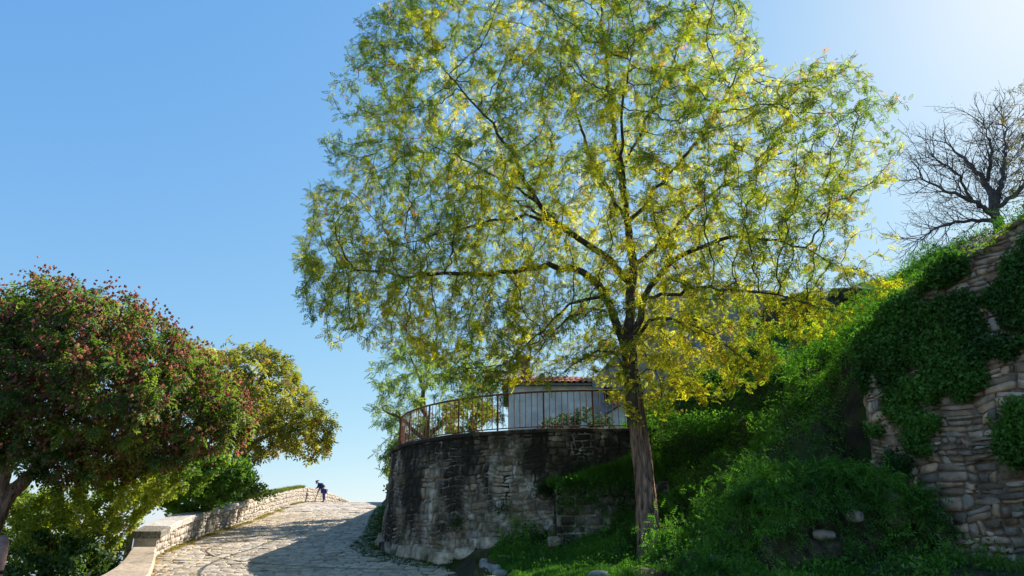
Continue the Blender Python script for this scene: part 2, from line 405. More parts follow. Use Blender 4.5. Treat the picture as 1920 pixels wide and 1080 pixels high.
# ------------------------------------------------------------------ stones
def stone_geom(c4, mapf, depth, rs):
    """c4: four (u,v) corners ccw; front 3x3 grid bulging out by depth, rim going back into the joint"""
    c = np.array(c4, float); cen = c.mean(0)
    G = []
    for b in (0, .5, 1):
        for a in (0, .5, 1):
            p = (c[0]*(1-a)+c[1]*a)*(1-b)+(c[3]*(1-a)+c[2]*a)*b
            edge = (a != .5)+(b != .5)
            p = p + (cen-p)*(.05*edge+.04*rs.random()) + rs.normal(0, .011, 2)
            d = depth*(1.0 if edge == 0 else (.95 if edge == 1 else .8))*(1+rs.normal(0, .2))
            G.append((p[0], p[1], d))
    ring = [0, 1, 2, 5, 8, 7, 6, 3]
    for k in ring:
        p = G[k]; G.append((p[0]+(p[0]-cen[0])*.05, p[1]+(p[1]-cen[1])*.05, -.05))
    V = mapf(np.array(G))
    F = [(0, 1, 4, 3), (1, 2, 5, 4), (3, 4, 7, 6), (4, 5, 8, 7)]
    for q in range(8):
        a, b = ring[q], ring[(q+1) % 8]; F.append((b, a, 9+q, 9+(q+1) % 8))
    return V, np.array(F)

def rubble(U, v0f, v1f, ch, sw, seed, split=.35, warp=.05, joint=.010):
    """cut a strip (u in 0..U, v between v0f(u) and v1f(u)) into warped, partly split stones"""
    rs = np.random.default_rng(seed); out = []
    vmin = min(v0f(u) for u in np.linspace(0, U, 30)); vmax = max(v1f(u) for u in np.linspace(0, U, 30))
    v = vmin
    while v < vmax:
        h = ch*rs.uniform(.7, 1.35); u = -rs.uniform(0, sw)
        while u < U:
            ww = sw*rs.uniform(.55, 1.6)
            cells = [(u, v, u+ww, v+h)]
            r = rs.random()
            if r < split*.5:
                k = rs.uniform(.35, .65); cells = [(u, v, u+ww, v+h*k), (u, v+h*k, u+ww, v+h)]
            elif r < split:
                k = rs.uniform(.35, .65); q = rs.uniform(.3, .7); cells = [(u, v, u+ww*q, v+h*k), (u+ww*q, v, u+ww, v+h*k), (u, v+h*k, u+ww, v+h)]
            elif r < split*1.4:
                q = rs.uniform(.35, .65); cells = [(u, v, u+ww*q, v+h), (u+ww*q, v, u+ww, v+h)]
            for a, b, c, d in cells:
                a = max(a, 0); c = min(c, U)
                if c-a < .06: continue
                m = (a+c)/2; b2 = max(b, v0f(m)); d2 = min(d, v1f(m))
                if d2-b2 < .045: continue
                out.append([(a+joint, b2+joint), (c-joint, b2+joint), (c-joint, d2-joint), (a+joint, d2-joint)])
            u += ww
        v += h
    res = []
    for c4 in out:
        q = np.array(c4); w_ = np.stack([q[:, 0]*2.3, q[:, 1]*3.1, np.full(4, seed*.71)], -1)
        q[:, 0] += (fbm(w_, 11, 2)-.5)*warp*2; q[:, 1] += (fbm(w_, 23, 2)-.5)*warp*2
        res.append(q)
    return res

def lay_stones(cells, mapf, depth, mat, root, seed, tint, limit=300, name='stone'):
    rs = np.random.default_rng(seed); L = []
    for c4 in cells:
        V, F = stone_geom(c4, mapf, depth*rs.uniform(.6, 1.4), rs)
        cx, cy, f = proj(V.mean(0)); e = V.max(0)-V.min(0)
        vis = (-40 < cx < 1960) and (-40 < cy < 1120)
        t = tint(rs, V.mean(0))
        L.append(((np.linalg.norm(e)/f if vis else 0), V, F, t))
    L.sort(key=lambda q: -q[0])
    rest = Batch()
    for k, (s, V, F, t) in enumerate(L):
        if k < limit and s > 0:
            o = mesh_np(name, V - np.array(root.location), F, mat, root, np.broadcast_to(t, (len(V), 3)))
        else: rest.add(V - np.array(root.location), F, t)
    if rest.n:
        o = rest.build(name+'_remainder', mat, root); o['kind'] = 'stuff'
    return L

def tint_grey(rs, p, lo=.62, hi=1.15, warm=.06):
    k = rs.uniform(lo, hi); w_ = rs.uniform(-warm, warm); return np.array([k*(1+w_), k, k*(1-w_)])

# ---- path helpers
class Path:
    def __init__(s, pts):
        s.p = np.array(pts, float); d = np.linalg.norm(np.diff(s.p[:, :2], axis=0), axis=1); s.s = np.concatenate([[0], np.cumsum(d)]); s.L = s.s[-1]
    def __call__(s, u):
        return np.stack([np.interp(u, s.s, s.p[:, k]) for k in range(s.p.shape[1])], -1)
    def nrm(s, u, side=1):
        a = s(np.clip(u-.15, 0, s.L)); b = s(np.clip(u+.15, 0, s.L)); t = (b-a)[..., :2]; t = t/(np.linalg.norm(t, axis=-1, keepdims=True)+1e-9)
        return np.stack([t[..., 1]*side, -t[..., 0]*side], -1)

def strip_core(path, zlo, zhi, back, side, mat, name, root, off=0.0, batter=0.0, n=80):
    "solid wall body following a path: front face at off, back face at -back"
    us = np.linspace(0, path.L, n); P = path(us); N = path.nrm(us, side); V = []; F = []
    for i, u in enumerate(us):
        lo, hi = zlo(u), zhi(u)
        f = P[i, :2]+N[i]*(off); fb = P[i, :2]+N[i]*(off+batter*(hi-lo)); b = P[i, :2]-N[i]*back
        V += [(fb[0], fb[1], lo), (f[0], f[1], hi), (b[0], b[1], hi), (b[0], b[1], lo)]
    for i in range(n-1):
        a = i*4; c = a+4
        F += [(a, c, c+1, a+1), (a+1, c+1, c+2, a+2), (a+2, c+2, c+3, a+3)]
    F += [(0, 1, 2, 3), (4*n-4, 4*n-1, 4*n-2, 4*n-3)]
    V = np.array(V)-np.array(root.location)
    return mesh_py(name, V, F, mat, root)

# ------------------------------------------------------------------ the paved road
ys = np.concatenate([np.arange(-20, 10, 1), np.arange(10, 62, .35), np.arange(62, 120, 3)])
nx = 24; V = []
for y_ in ys:
    a, b = left_x(y_)-.2, right_x(y_)
    for k in range(nx):
        x_ = a+(b-a)*k/(nx-1); V.append((x_, y_, road_z(y_)-.012))
V = np.array(V); i, j = np.meshgrid(np.arange(nx-1), np.arange(len(ys)-1)); a = (j*nx+i).ravel()
road = mesh_np('road', V, np.stack([a, a+1, a+nx+1, a+nx], -1), M['road_bed'], smooth_=True)
tag(road, 'old road of pale worn paving stones climbing between parapet and round wall', kind='structure')
rs = np.random.default_rng(5)
setts = []
y_ = 13.2
while y_ < 56:
    k = 1 if y_ < 30 else 1.8
    dy = .20*k*rs.uniform(.85, 1.2)
    a, b = left_x(y_)+.12, right_x(y_)-.1-.35*rs.random(); x_ = a-rs.uniform(0, .2)
    while x_ < b:
        dx = .34*k*rs.uniform(.6, 1.4)
        if rs.random() > .03: setts.append((x_, y_, min(dx, b-x_+.1), dy))
        x_ += dx
    y_ += dy
def sett_geom(x_, y_, dx, dy, rs):
    j = .012; h = rs.uniform(.004, .016); tx, ty = rs.normal(0, .02, 2)
    def wob(x, y):   # rows bow and drift a little
        return x+.05*math.sin(y*2.1+x*.6), y+.05*math.sin(x*.9+y*.25)+.02*math.sin(x*2.7)
    q = [(x_+j, y_+j), (x_+dx-j, y_+j), (x_+dx-j, y_+dy-j), (x_+j, y_+dy-j)]
    q = [wob(*p) for p in q]; q = [(a+rs.normal(0, .008), b+rs.normal(0, .006)) for a, b in q]
    cx = sum(p[0] for p in q)/4; cy = sum(p[1] for p in q)/4
    V = []
    for s_, up in ((1.0, -.05), (1.0, h*.35), (.86, h)):
        for a, b in q:
            a2, b2 = cx+(a-cx)*s_, cy+(b-cy)*s_
            V.append((a2, b2, road_z(b2)+up+(tx*(a2-cx)+ty*(b2-cy) if up > 0 else 0)))
    F = [(8, 9, 10, 11)]
    for l in (0, 4):
        for k in range(4): F.append((l+k, l+(k+1) % 4, l+4+(k+1) % 4, l+4+k))
    return np.array(V), np.array(F)
L = []
for s_ in setts:
    V, F = sett_geom(*s_, rs); px, py, f = proj(V.mean(0))
    vis = -20 < px < 1940 and py < 1100
    k = rs.uniform(.72, 1.12) * (.75 if rs.random() < .07 else 1); wv = rs.uniform(-.04, .05)
    L.append(((max(s_[2], s_[3])/f if vis else 0), V, F, np.array([k*(1+wv), k, k*(1-wv)])))
L.sort(key=lambda q: -q[0]); rest = Batch()
for k, (s_, V, F, t) in enumerate(L):
    if k < 300: mesh_np('paving_stone', V, F, M['sett'], road, np.broadcast_to(t, (len(V), 3)))
    else: rest.add(V, F, t)
rest.build('paving_stone_remainder', M['sett'], road)['kind'] = 'stuff'
# curved line of narrow dark edging stones let into the paving
cp = [on_road(*q) for q in [(500, 1003), (440, 1014), (398, 1027), (386, 1035), (405, 1045), (452, 1053), (543, 1062), (660, 1067), (760, 1069)]]
pth = Path([(p[0], p[1]) for p in cp]); u = 0; ln = Batch()
while u < pth.L:
    l_ = rs.uniform(.25, .45); p0 = pth(u); p1 = pth(min(u+l_-.02, pth.L)); n_ = pth.nrm(np.array(u))*.045
    V = []
    for q, s_ in ((p0, 1), (p1, 1), (p1, -1), (p0, -1)):
        V.append((q[0]+n_[0]*s_, q[1]+n_[1]*s_))
    VV = [(a, b, road_z(b)-.03) for a, b in V]+[(a, b, road_z(b)+.018) for a, b in V]
    ln.add(np.array(VV), np.array(BOXF), np.array([.62, .6, .56])*rs.uniform(.8, 1.2)); u += l_
ln.build('edging_line', M['sett'], road)

# ------------------------------------------------------------------ left parapet
pp = Path(par)
root = empty('parapet_wall', (par[0, 0], par[0, 1], par[0, 2])); tag(root, 'low whitish rubble parapet curving up the left edge of the road', 'parapet')
zl = lambda u: float(pp(u)[2])-.35
zh = lambda u: float(pp(u)[3])
CAPU = float(np.interp(27.3, par[:, 1], pp.s))          # coping slabs on the near stretch only
capth = lambda u: .17 if u < CAPU else 0.0
strip_core(pp, zl, lambda u: zh(u)-(.16 if u < CAPU else .03), .52, 1, M['pale_mortar'], 'wall_core', root, n=120)
def map_par(G):
    P = pp(G[:, 0]); N = pp.nrm(G[:, 0], 1)
    return np.stack([P[:, 0]+N[:, 0]*G[:, 2], P[:, 1]+N[:, 1]*G[:, 2], P[:, 2]+G[:, 1]], -1)
cells = rubble(pp.L, lambda u: -.08, lambda u: zh(u)-float(pp(u)[2])-(.17 if u < CAPU else -.02), .2, .33, 3, .4, .05)
lay_stones(cells, map_par, .02, M['pale_stone'], root, 4, lambda r, p: tint_grey(r, p, .68, 1.15, .05))
u = 0; rs = np.random.default_rng(12)
while u < CAPU-.2:
    l_ = rs.uniform(.75, 1.15); u1 = min(u+l_, CAPU)
    us = np.linspace(u+.006, u1-.006, 4); P = pp(us); N = pp.nrm(us, 1); V = []; dz = rs.normal(0, .008)
    for i in range(4):
        for off, z in ((.07, -.17), (.075, -.03), (.05, 0), (-.56, .0), (-.60, -.03), (-.6, -.17)):
            V.append((P[i, 0]+N[i, 0]*(off+rs.normal(0, .005)), P[i, 1]+N[i, 1]*(off+rs.normal(0, .005)), P[i, 3]+z+dz+rs.normal(0, .004)))
    F = []
    for i in range(3):
        for k in range(6): F.append((i*6+k, (i+1)*6+k, (i+1)*6+(k+1) % 6, i*6+(k+1) % 6))
    F += [tuple(range(5, -1, -1)), tuple(range(18, 24))]
    k = rs.uniform(.85, 1.1)
    mesh_py('coping_stone', np.array(V)-np.array(root.location), F, M['pitted'] if u == 0 else M['cap_stone'], root, col=np.array([k, k, k*.98]))
    u = u1
# rough top stones further on
b_ = Batch(); u = CAPU
while u < pp.L-.3:
    l_ = rs.uniform(.25, .5); P = pp(u+l_/2); N = pp.nrm(np.array(u+l_/2), 1); T = np.array([-N[1], N[0]])
    for q in (-.02, -.27):
        c = np.array([P[0]+N[0]*q-N[0]*.1, P[1]+N[1]*q-N[1]*.1]); h = P[3]+rs.uniform(0, .06); k = rs.uniform(.75, 1.1)
        cr = [c+T*l_*.48*a+N*.125*b for a, b in ((-1, -1), (1, -1), (1, 1), (-1, 1))]
        V = [(*v, h-.16) for v in cr]+[(*(c+(v-c)*.85), h) for v in cr]
        b_.add(np.array(V)-np.array(root.location), np.array(BOXF), np.array([k, k*.97, k*.93]))
    u += l_
b_.build('rough_top', M['pale_stone'], root)['kind'] = 'stuff'
# lower coping that sweeps down towards the viewer from under the first slab
lp = [(-.05, 17.75, 1.36, .62), (-.03, 17.1, 1.30, .64), (0, 16.4, 1.13, .72), (0, 15.6, .99, .82), (0, 14.6, .90, .95), (0, 13.2, .76, 1.1), (0, 11.5, .62, 1.15), (0, 9.5, .50, 1.2)]
root = empty('low_end_wall', (left_x(16), 16, .7)); tag(root, 'low tan wall end with smooth sloping top in front of the parapet', 'wall')
prev = None; seg = 0
def lp_at(y): 
    ys_ = [q[1] for q in lp][::-1]; return [np.interp(y, ys_, [q[k] for q in lp][::-1]) for k in (0, 2, 3)]
edges = [17.8, 16.9, 16.0, 15.0, 13.9, 12.7, 11.4, 10.0]
for e0, e1 in zip(edges[:-1], edges[1:]):
    V = []; F = []; n_ = 4
    for i in range(n_):
        y_ = e0+(e1-e0)*i/(n_-1) - (.008 if i == 0 else 0); o_, z_, w_ = lp_at(y_); x1 = left_x(y_)+.10+o_; x0 = x1-w_
        V += [(x0, y_, z_-1.2), (x0, y_, z_-.05), (x0+.05, y_, z_), (x1-.05, y_, z_), (x1, y_, z_-.05), (x1, y_, road_z(y_)-.1)]
    for i in range(n_-1):
        for k in range(5): F.append((i*6+k, i*6+k+1, (i+1)*6+k+1, (i+1)*6+k))
    F += [tuple(range(6)), tuple(range(n_*6-1, n_*6-7, -1))]
    k = random.uniform(.8, 1.0)
    mesh_py('coping_stone', np.array(V)-np.array(root.location), F, M['cap_stone'], root, col=np.array([k, k*.9, k*.78]))

# ------------------------------------------------------------------ round retaining wall with railing
pts = [(3.3, 15.9), (3.0, 15.9), (2.6, 15.9), (2.0, 15.9)]
for a in np.arange(4, 91, 4): pts.append((TC[0]-TR*math.sin(math.radians(a)), TC[1]-TR*math.cos(math.radians(a))))
pts += [(-3.68, 22.5), (-3.9, 24), (-4.9, 30), (-6.5, 40), (-7.8, 50), (-8.7, 60)]
pts = [(x, y, 3.92+.0*y) for x, y in pts]
tp = Path(pts); ARC = tp.s[3+23]
BAT = .07
root_t = empty('round_retaining_wall', (-1.5, 17.5, 1.0)); tag(root_t, 'tall dark stained stone retaining wall rounding the bend, with iron railing above', 'retaining wall')
def wbase(u):
    p = tp(u); n_ = tp.nrm(np.array(u), -1); q = p[:2]+n_*.35
    return float(ground(q[0], q[1], False))-.25
side = -1
mid_n = tp.nrm(np.array(8.0), -1)
if np.dot(mid_n, tp(8.0)[:2]-TC) < 0: side = 1
def wbase(u):
    p = tp(u); n_ = tp.nrm(np.array(u), side); q = p[:2]+n_*.35
    return float(ground(q[0], q[1], False))-.25
_us = np.linspace(0, tp.L, 160); _wb = np.array([wbase(u) for u in _us])
wb = lambda u: float(np.interp(u, _us, _wb))
strip_core(tp, wb, lambda u: 3.86, .45, side, M['terrace_mortar'], 'wall_core', root_t, batter=BAT, n=140)
def map_t(G):
    P = tp(G[:, 0]); N = tp.nrm(G[:, 0], side); d = G[:, 2]+BAT*(3.86-G[:, 1])
    return np.stack([P[:, 0]+N[:, 0]*d, P[:, 1]+N[:, 1]*d, G[:, 1]], -1)
UA, UB = 0.0, tp.s[3+23]+3.0
cells = rubble(UB, lambda u: wb(u)+.1, lambda u: 3.86, .20, .30, 8, .6, .11, .006)
# bigger boulders along the foot replace the lowest courses
foot = []; rs = np.random.default_rng(31); u = 1.0
while u < UB-.5:
    l_ = rs.uniform(.4, .85); h = rs.uniform(.3, .55); z0 = wb(u+l_/2)+.12
    foot.append(np.array([(u+.01, z0), (u+l_-.01, z0), (u+l_-.03, z0+h*rs.uniform(.8, 1)), (u+.03, z0+h*rs.uniform(.8, 1))])); u += l_
cells = [c for c in cells if not (c[:, 0].mean() > 1 and c[:, 1].mean() < wb(c[:, 0].mean())+.5)]
lay_stones(cells, map_t, .022, M['terrace_stone'], root_t, 9, lambda r, p: tint_grey(r, p, .55, 1.2, .07), limit=260)
fb = Batch()
lay_stones(foot, map_t, .17, M['terrace_stone'], root_t, 10, lambda r, p: tint_grey(r, p, 1.1, 1.6, .04), limit=40, name='foot_stone')
# coping
u = 0
while u < UB:
    l_ = random.uniform(.7, 1.0); us = np.linspace(u+.005, u+l_-.005, 3); P = tp(us); N = tp.nrm(us, side); V = []; F = []
    dz = random.uniform(-.008, .008)
    for i in range(3):
        for off, z in ((.09, 3.862), (.10, 3.93), (.07, 3.955), (-.40, 3.955), (-.42, 3.862)):
            V.append((P[i, 0]+N[i, 0]*off, P[i, 1]+N[i, 1]*off, z+dz*(z > 3.87)+random.uniform(-.004, .004)*(z > 3.87)))
    for i in range(2):
        for k in range(5): F.append((i*5+k, i*5+(k+1) % 5, (i+1)*5+(k+1) % 5, (i+1)*5+k))
    F += [tuple(range(5)), tuple(range(14, 9, -1))]
    k = random.uniform(.4, .6)
    mesh_py('coping_stone', np.array(V)-np.array(root_t.location), F, M['terrace_stone'], root_t, col=np.array([k, k, k*.9])); u += l_

# railing
root = empty('iron_railing', (float(tp(6)[0]), float(tp(6)[1]), 3.95)); tag(root, 'rusty iron railing of upright bars standing on the round wall', 'railing')
def rpt(u, z): p = tp(u); n_ = tp.nrm(np.array(u), side); return np.array([p[0]-n_[0]*.16, p[1]-n_[1]*.16, z])
ro = np.array(root.location)
RU1 = tp.s[3+23]+6
for z, r in ((4.86, .024), (4.03, .014)):
    us = np.arange(.15, RU1, .25); V, F = tube([rpt(u, z)-ro for u in us], [r]*len(us), 6)
    mesh_np('rail', V, F, M['rust'], root, smooth_=True)
u = .2; k = 0
while u < RU1:
    if k % 8 == 0:
        V, F = tube([rpt(u, 3.94)-ro, rpt(u, 4.86)-ro], [.026, .026], 6); mesh_np('post', V, F, M['rust'], root)
    else:
        V, F = tube([rpt(u, 4.02)-ro, rpt(u, 4.85)-ro], [.0105, .0105], 5); mesh_np('bar', V, F, M['rust'], root)
    u += .15; k += 1

# small buttress wall with grass on it
root = empty('low_block_wall', (.95, 15.0, 1.3)); tag(root, 'short dark wall of squared blocks built against the round wall, grass on top', 'wall')
topf = lambda u: 2.56+.10*u/1.5
bp_ = Path([(.93, 15.0), (3.3, 14.95)])
strip_core(Path([(.93, 15.0, 0), (3.3, 14.95, 0)]), lambda u: 1.0, lambda u: topf(u)-.01, .95, 1, M['terrace_mortar'], 'wall_core', root, n=8)
sd = 1 if bp_.nrm(np.array(1.0), 1)[1] < 0 else -1
def map_b(G):
    P = bp_(G[:, 0]); return np.stack([P[:, 0], P[:, 1]-G[:, 2], G[:, 1]], -1)
cells = rubble(bp_.L, lambda u: 1.05, topf, .18, .28, 15, .15, .02)
lay_stones(cells, map_b, .03, M['terrace_stone'], root, 16, lambda r, p: tint_grey(r, p, .25, .6, .05))
def map_b2(G): return np.stack([.93-G[:, 2], 15.0+G[:, 0], G[:, 1]], -1)
cells = [np.array(c)[::-1].copy() for c in rubble(.9, lambda u: 1.05, lambda u: 2.5, .18, .28, 17, .15, .02)]
lay_stones(cells, map_b2, .03, M['terrace_stone'], root, 18, lambda r, p: tint_grey(r, p, .6, 1.1, .05))

# ------------------------------------------------------------------ ruined wall on the right
root_w = empty('old_stone_wall', (WA[0], WA[1], 1.0)); tag(root_w, 'tall leaning old rubble wall on the right, half buried in ivy', 'wall')
wp = Path([(*WA, 0), (*WB, 0)])
def wtop(u):
    return float(np.interp(u, [0, 1.2, 2.2, 3.0, 3.7, 4.2, WL], [6.1, 5.95, 5.75, 5.6, 5.4, 5.1, 4.7])) + .12*math.sin(u*7)*.6
WBAT = .09
wside = 1 if np.dot(wp.nrm(np.array(1.0), 1), WN) > 0 else -1
strip_core(wp, lambda u: .7, lambda u: wtop(u)-.06, .6, wside, M['old_mortar'], 'wall_core', root_w, batter=WBAT, n=50)
def map_w(G):
    P = wp(G[:, 0]); H = np.array([wtop(a) for a in np.clip(G[:, 0], 0, WL)]); d = G[:, 2]+WBAT*np.maximum(H-G[:, 1], -.1)*(1)
    return np.stack([P[:, 0]+WN[0]*d, P[:, 1]+WN[1]*d, G[:, 1]], -1)
cells = rubble(WL, lambda u: .8, wtop, .165, .29, 21, .8, .12, .008)
lay_stones(cells, map_w, .045, M['old_stone'], root_w, 22, lambda r, p: tint_grey(r, p, .4, 1.3, .11))
# stones of the wall's broken left end
def map_e(G):
    c = wp(WL); return np.stack([c[0]-WN[0]*G[:, 0]+WD[0]*G[:, 2], c[1]-WN[1]*G[:, 0]+WD[1]*G[:, 2], G[:, 1]], -1)
cells = rubble(.9, lambda u: .9, lambda u: 4.7, .3, .4, 25, .3, .05)
lay_stones([c[::-1].copy() if False else c for c in cells], map_e, .10, M['old_stone'], root_w, 26, lambda r, p: tint_grey(r, p, .6, 1.0, .09))

# ------------------------------------------------------------------ rocks
def rock(name, c, r, mat, seed, parent=None, n=14, rough=.28, flat=None):
    th = np.linspace(0, math.pi, n); ph = np.arange(n*2)*math.pi/n
    T, P = np.meshgrid(th, ph, indexing='ij')
    D = np.stack([np.sin(T)*np.cos(P), np.sin(T)*np.sin(P), np.cos(T)], -1)
    D2 = np.sign(D)*np.abs(D)**(.75 if n > 9 else .55)
    k = 1+(fbm(D*1.3+seed*3.7, seed, 3)-.5)*rough*2.2 + (vnoise(D*5+seed, seed+4)-.5)*rough*.45
    if n > 30: k = k+(np.abs(fbm(D*6+seed, seed+9, 3)-.5)-.12)*.45
    V = (D2*k[..., None]*np.array(r)).reshape(-1, 3) + (np.array(c) if parent is None else np.array(c)-np.array(parent.location))
    m = n*2; i = np.arange(n-1)[:, None]*m; j = np.arange(m)[None, :]; j2 = (j+1) % m
    F = np.stack([i+j, i+m+j, i+m+j2, i+j2], -1).reshape(-1, 4)
    o = mesh_np(name, V, F, mat, parent)
    return o
ro_ = empty('rock_outcrop', (4.6, 10.6, 1.0)); tag(ro_, 'dark rough rock outcrop under the ivy mound in front of the old wall', 'rock')
for q, (c, r, mt) in enumerate([((4.75, 10.6, 1.35), (.85, .5, .95), 'rock'), ((4.15, 10.55, 1.15), (.5, .4, .7), 'rock'), ((5.4, 10.75, 1.25), (.6, .4, .85), 'rock'),
                                ((4.35, 10.12, 1.62), (.14, .09, .07), 'tan_rock'), ((4.78, 10.05, 1.87), (.12, .08, .09), 'tan_rock'), ((5.45, 10.28, 2.0), (.16, .12, .27), 'tan_rock')]):
    rock('rock', c, (r[0], r[1], r[2]*(.8 if q < 3 else 1)), M[mt], 40+q, ro_, n=44 if q < 3 else 10, rough=.55 if q < 3 else .3)
c = at(1338, 1062, 10.9); tag(rock('boulder', (c[0], c[1], c[2]-.12), (.15, .12, .27), M['grey_rock'], 61, n=12, rough=.2), 'upright grey stone standing in the ivy right of the trunk', 'stone')
c = at(1123, 1078, 11.6); tag(rock('boulder', (c[0], c[1], c[2]-.02), (.16, .12, .08), M['grey_rock'], 63, n=10, rough=.2), 'small pale flat stone lying in the grass at the bottom', 'stone')
re = empty('rock_edging', (-.45, 14, .8)); tag(re, 'rough broken stones edging the grass where the road meets the round wall', 'edging')
rs = np.random.default_rng(77)
for q, (px, py, Y, r) in enumerate([(905, 1040, 15.0, .13), (912, 1054, 14.6, .14), (925, 1044, 14.9, .12), (935, 1058, 14.3, .2), (922, 1070, 13.8, .19), (945, 1048, 14.5, .13), (908, 1078, 13.6, .2),
                                    (940, 1079, 13.5, .14), (928, 1090, 13.1, .22), (918, 1105, 12.6, .22), (958, 1066, 13.9, .1)]):
    c = at(px, py, Y); rock('stone', (c[0], c[1], c[2]-.06), (r*rs.uniform(.8, 1.3), r, r*rs.uniform(.7, 1.1)), M[['rock', 'grey_rock', 'tan_rock'][q % 3]], 80+q, re, n=7, rough=.5)
c = at(862, 1050, 17.0)
# little stone at the foot of the block wall
c = at(1040, 1012, 14.9); tag(rock('boulder', (c[0], c[1], c[2]-.03), (.14, .1, .1), M['tan_rock'], 66, n=9, rough=.3), 'small broken pale stone at the corner of the low block wall', 'stone')
# stump on the hill
c = at(1538, 690, 17.2); d = at(1522, 640, 17.2)
st = empty('tree_stump', c); tag(st, 'brown dead tree stump leaning on the green hill above the wall', 'stump')
V, F = tube([np.zeros(3)-[0, 0, .4], (d-c)*.3, (d-c)*.7, (d-c)*1.02], [.24, .21, .2, .19], 12)
V = V*1.0; V += (vnoise(V*9, 2)-.5)[:, None]*.05
mesh_np('trunk', V, F, M['wood'], st, smooth_=True)
V, F = tube([(d-c)*1.0, (d-c)*1.03], [.19, .01], 12); mesh_np('cut_top', V, F, M['tan_rock'], st)
# brown rock shoulders on the far hill
for q, (px, py, Y, r, lb) in enumerate([(1500, 600, 21.8, (1.3, .7, .8), 'dark brown rock shoulder behind the yellow branches on the hill'), (1590, 560, 22.0, (.8, .5, .35), 'rounded brown rock near the top of the green hill')]):
    c = at(px, py, Y); tag(rock('hill_rock', c, r, M['rock'], 90+q, n=20, rough=.35), lb, 'rock')
# post at the left edge
c = at(-11, 1080, 6.0)
po = empty('round_post', (c[0], c[1], float(ground(c[0], c[1])))); tag(po, 'round topped reddish brown post at the left edge of the view', 'post')
h = at(0, 1003, 6.0)[2]-po.location.z
V, F = tube([(0, 0, -.1), (0, 0, h*.3), (0, 0, h-.12), (0, 0, h-.05), (0, 0, h-.01), (0, 0, h)], [.058, .058, .056, .048, .026, .004], 14)
mesh_np('shaft', V, F, M['redpost'], po, smooth_=True)
V, F = tube([(0, 0, h-.30), (0, 0, h-.285), (0, 0, h-.27)], [.058, .066, .058], 14); mesh_np('ring', V, F, M['black'], po, smooth_=True)

# ------------------------------------------------------------------ buildings beyond the terrace
root = empty('white_house', (1.5, 27, 3.8)); tag(root, 'small white rendered house with red tile roof behind the railing', 'house')
ro = np.array(root.location)
hx0, hx1 = -.15, 3.35; hz = 7.25
def wbox(name, x0, x1, y0, y1, z0, z1, mat, root):
    r = root.location; return box(name, x0-r.x, x1-r.x, y0-r.y, y1-r.y, z0-r.z, z1-r.z, mat, root)
wbox('wall', hx0, hx1, 27, 31.5, 3.6, hz, M['white_wall'], root)
sl_ = np.array([(hx0-.25, 26.76, hz+.072), (hx1+.2, 26.76, hz+.072), (hx1+.2, 31.7, hz+.075), (hx0-.25, 31.7, hz+.075), (hx0-.25, 26.8, hz+.08), (hx1+.2, 26.8, hz+.08), (hx1+.2, 28.3, hz+.62), (hx0-.25, 28.3, hz+.62)])-ro
rf = mesh_py('roof', sl_, BOXF, M['tile'], root, col=np.array([.8, .8, .8]))
wbox('eaves', hx0-.25, hx1+.2, 26.75, 31.7, hz+.003, hz+.07, M['mortar'], root)
# pan tiles in rows
for i in range(17):
    x_ = hx0-.2+i*.235
    for k in range(3):
        y0_, y1_ = 26.68+k*.42, 26.68+k*.42+.5; z_ = hz+.06+k*.16
        th = np.linspace(0, math.pi, 6); V = []
        for y_, dz in ((y0_, .02), (y1_, .17)):
            for r_ in (.115, .095):
                V += [(x_+r_*math.cos(t), y_, z_+dz+r_*math.sin(t)*.75) for t in th]
        F = []
        for q in range(5): F += [(q, q+1, 13+q, 12+q), (6+q, 18+q, 19+q, 7+q), (q, 6+q, 7+q, q+1)]
        kk = random.uniform(.7, 1.2)
        mesh_py('roof_tile', np.array(V)-ro, F, M['tile'], rf, col=np.array([kk, kk, kk]))
chx, chy = at(985, 700, 27.6)[0], 27.6; chz = at(985, 668, 27.6)[2]
ch = wbox('chimney', chx-.2, chx+.2, chy-.2, chy+.2, hz-.1, chz-.12, M['mortar'], root)
z_ = hz; row = 0
while z_ < chz-.16:
    for k in range(2):
        o_ = (row % 2)*.07-.035
        for fx in (0,):
            x0_ = chx-.21+k*.21+.006; V = [(x0_, chy-.215, z_), (x0_+.2, chy-.215, z_), (x0_+.2, chy+.215, z_), (x0_, chy+.215, z_)]
            V = np.array(V+[(a, b, c+.062) for a, b, c in V])-ro; kk = random.uniform(.6, 1.25)
            mesh_py('brick', V, BOXF, M['brick'], ch, col=np.array([kk, kk, kk]))
    z_ += .075; row += 1
wbox('chimney_cap', chx-.28, chx+.28, chy-.28, chy+.28, chz-.118, chz-.04, M['tile'], root)
root = empty('grey_stone_building', (6.0, 27.5, 4)); tag(root, 'tall weathered grey building rising behind the tree trunk', 'building')
ro = np.array(root.location)
P2 = [at(1112, 830, 26.5), at(1112, 712, 26.5), at(1150, 668, 26.5), at(1225, 560, 26.5), at(1300, 540, 26.5), at(1462, 545, 26.5), at(1500, 760, 26.5)]
P2 = [(p[0], p[2]) for p in P2]; P2[0] = (P2[0][0], 3.6); P2[-1] = (P2[-1][0], 3.6)
V = [(x, 26.5, z) for x, z in P2]+[(x, 31, z) for x, z in P2]; n_ = len(P2)
F = [tuple(range(n_-1, -1, -1)), tuple(range(n_, 2*n_))]+[(i, (i+1) % n_, n_+(i+1) % n_, n_+i) for i in range(n_)]
mesh_py('wall', np.array(V)-ro, F, M['grey_wall'], root)
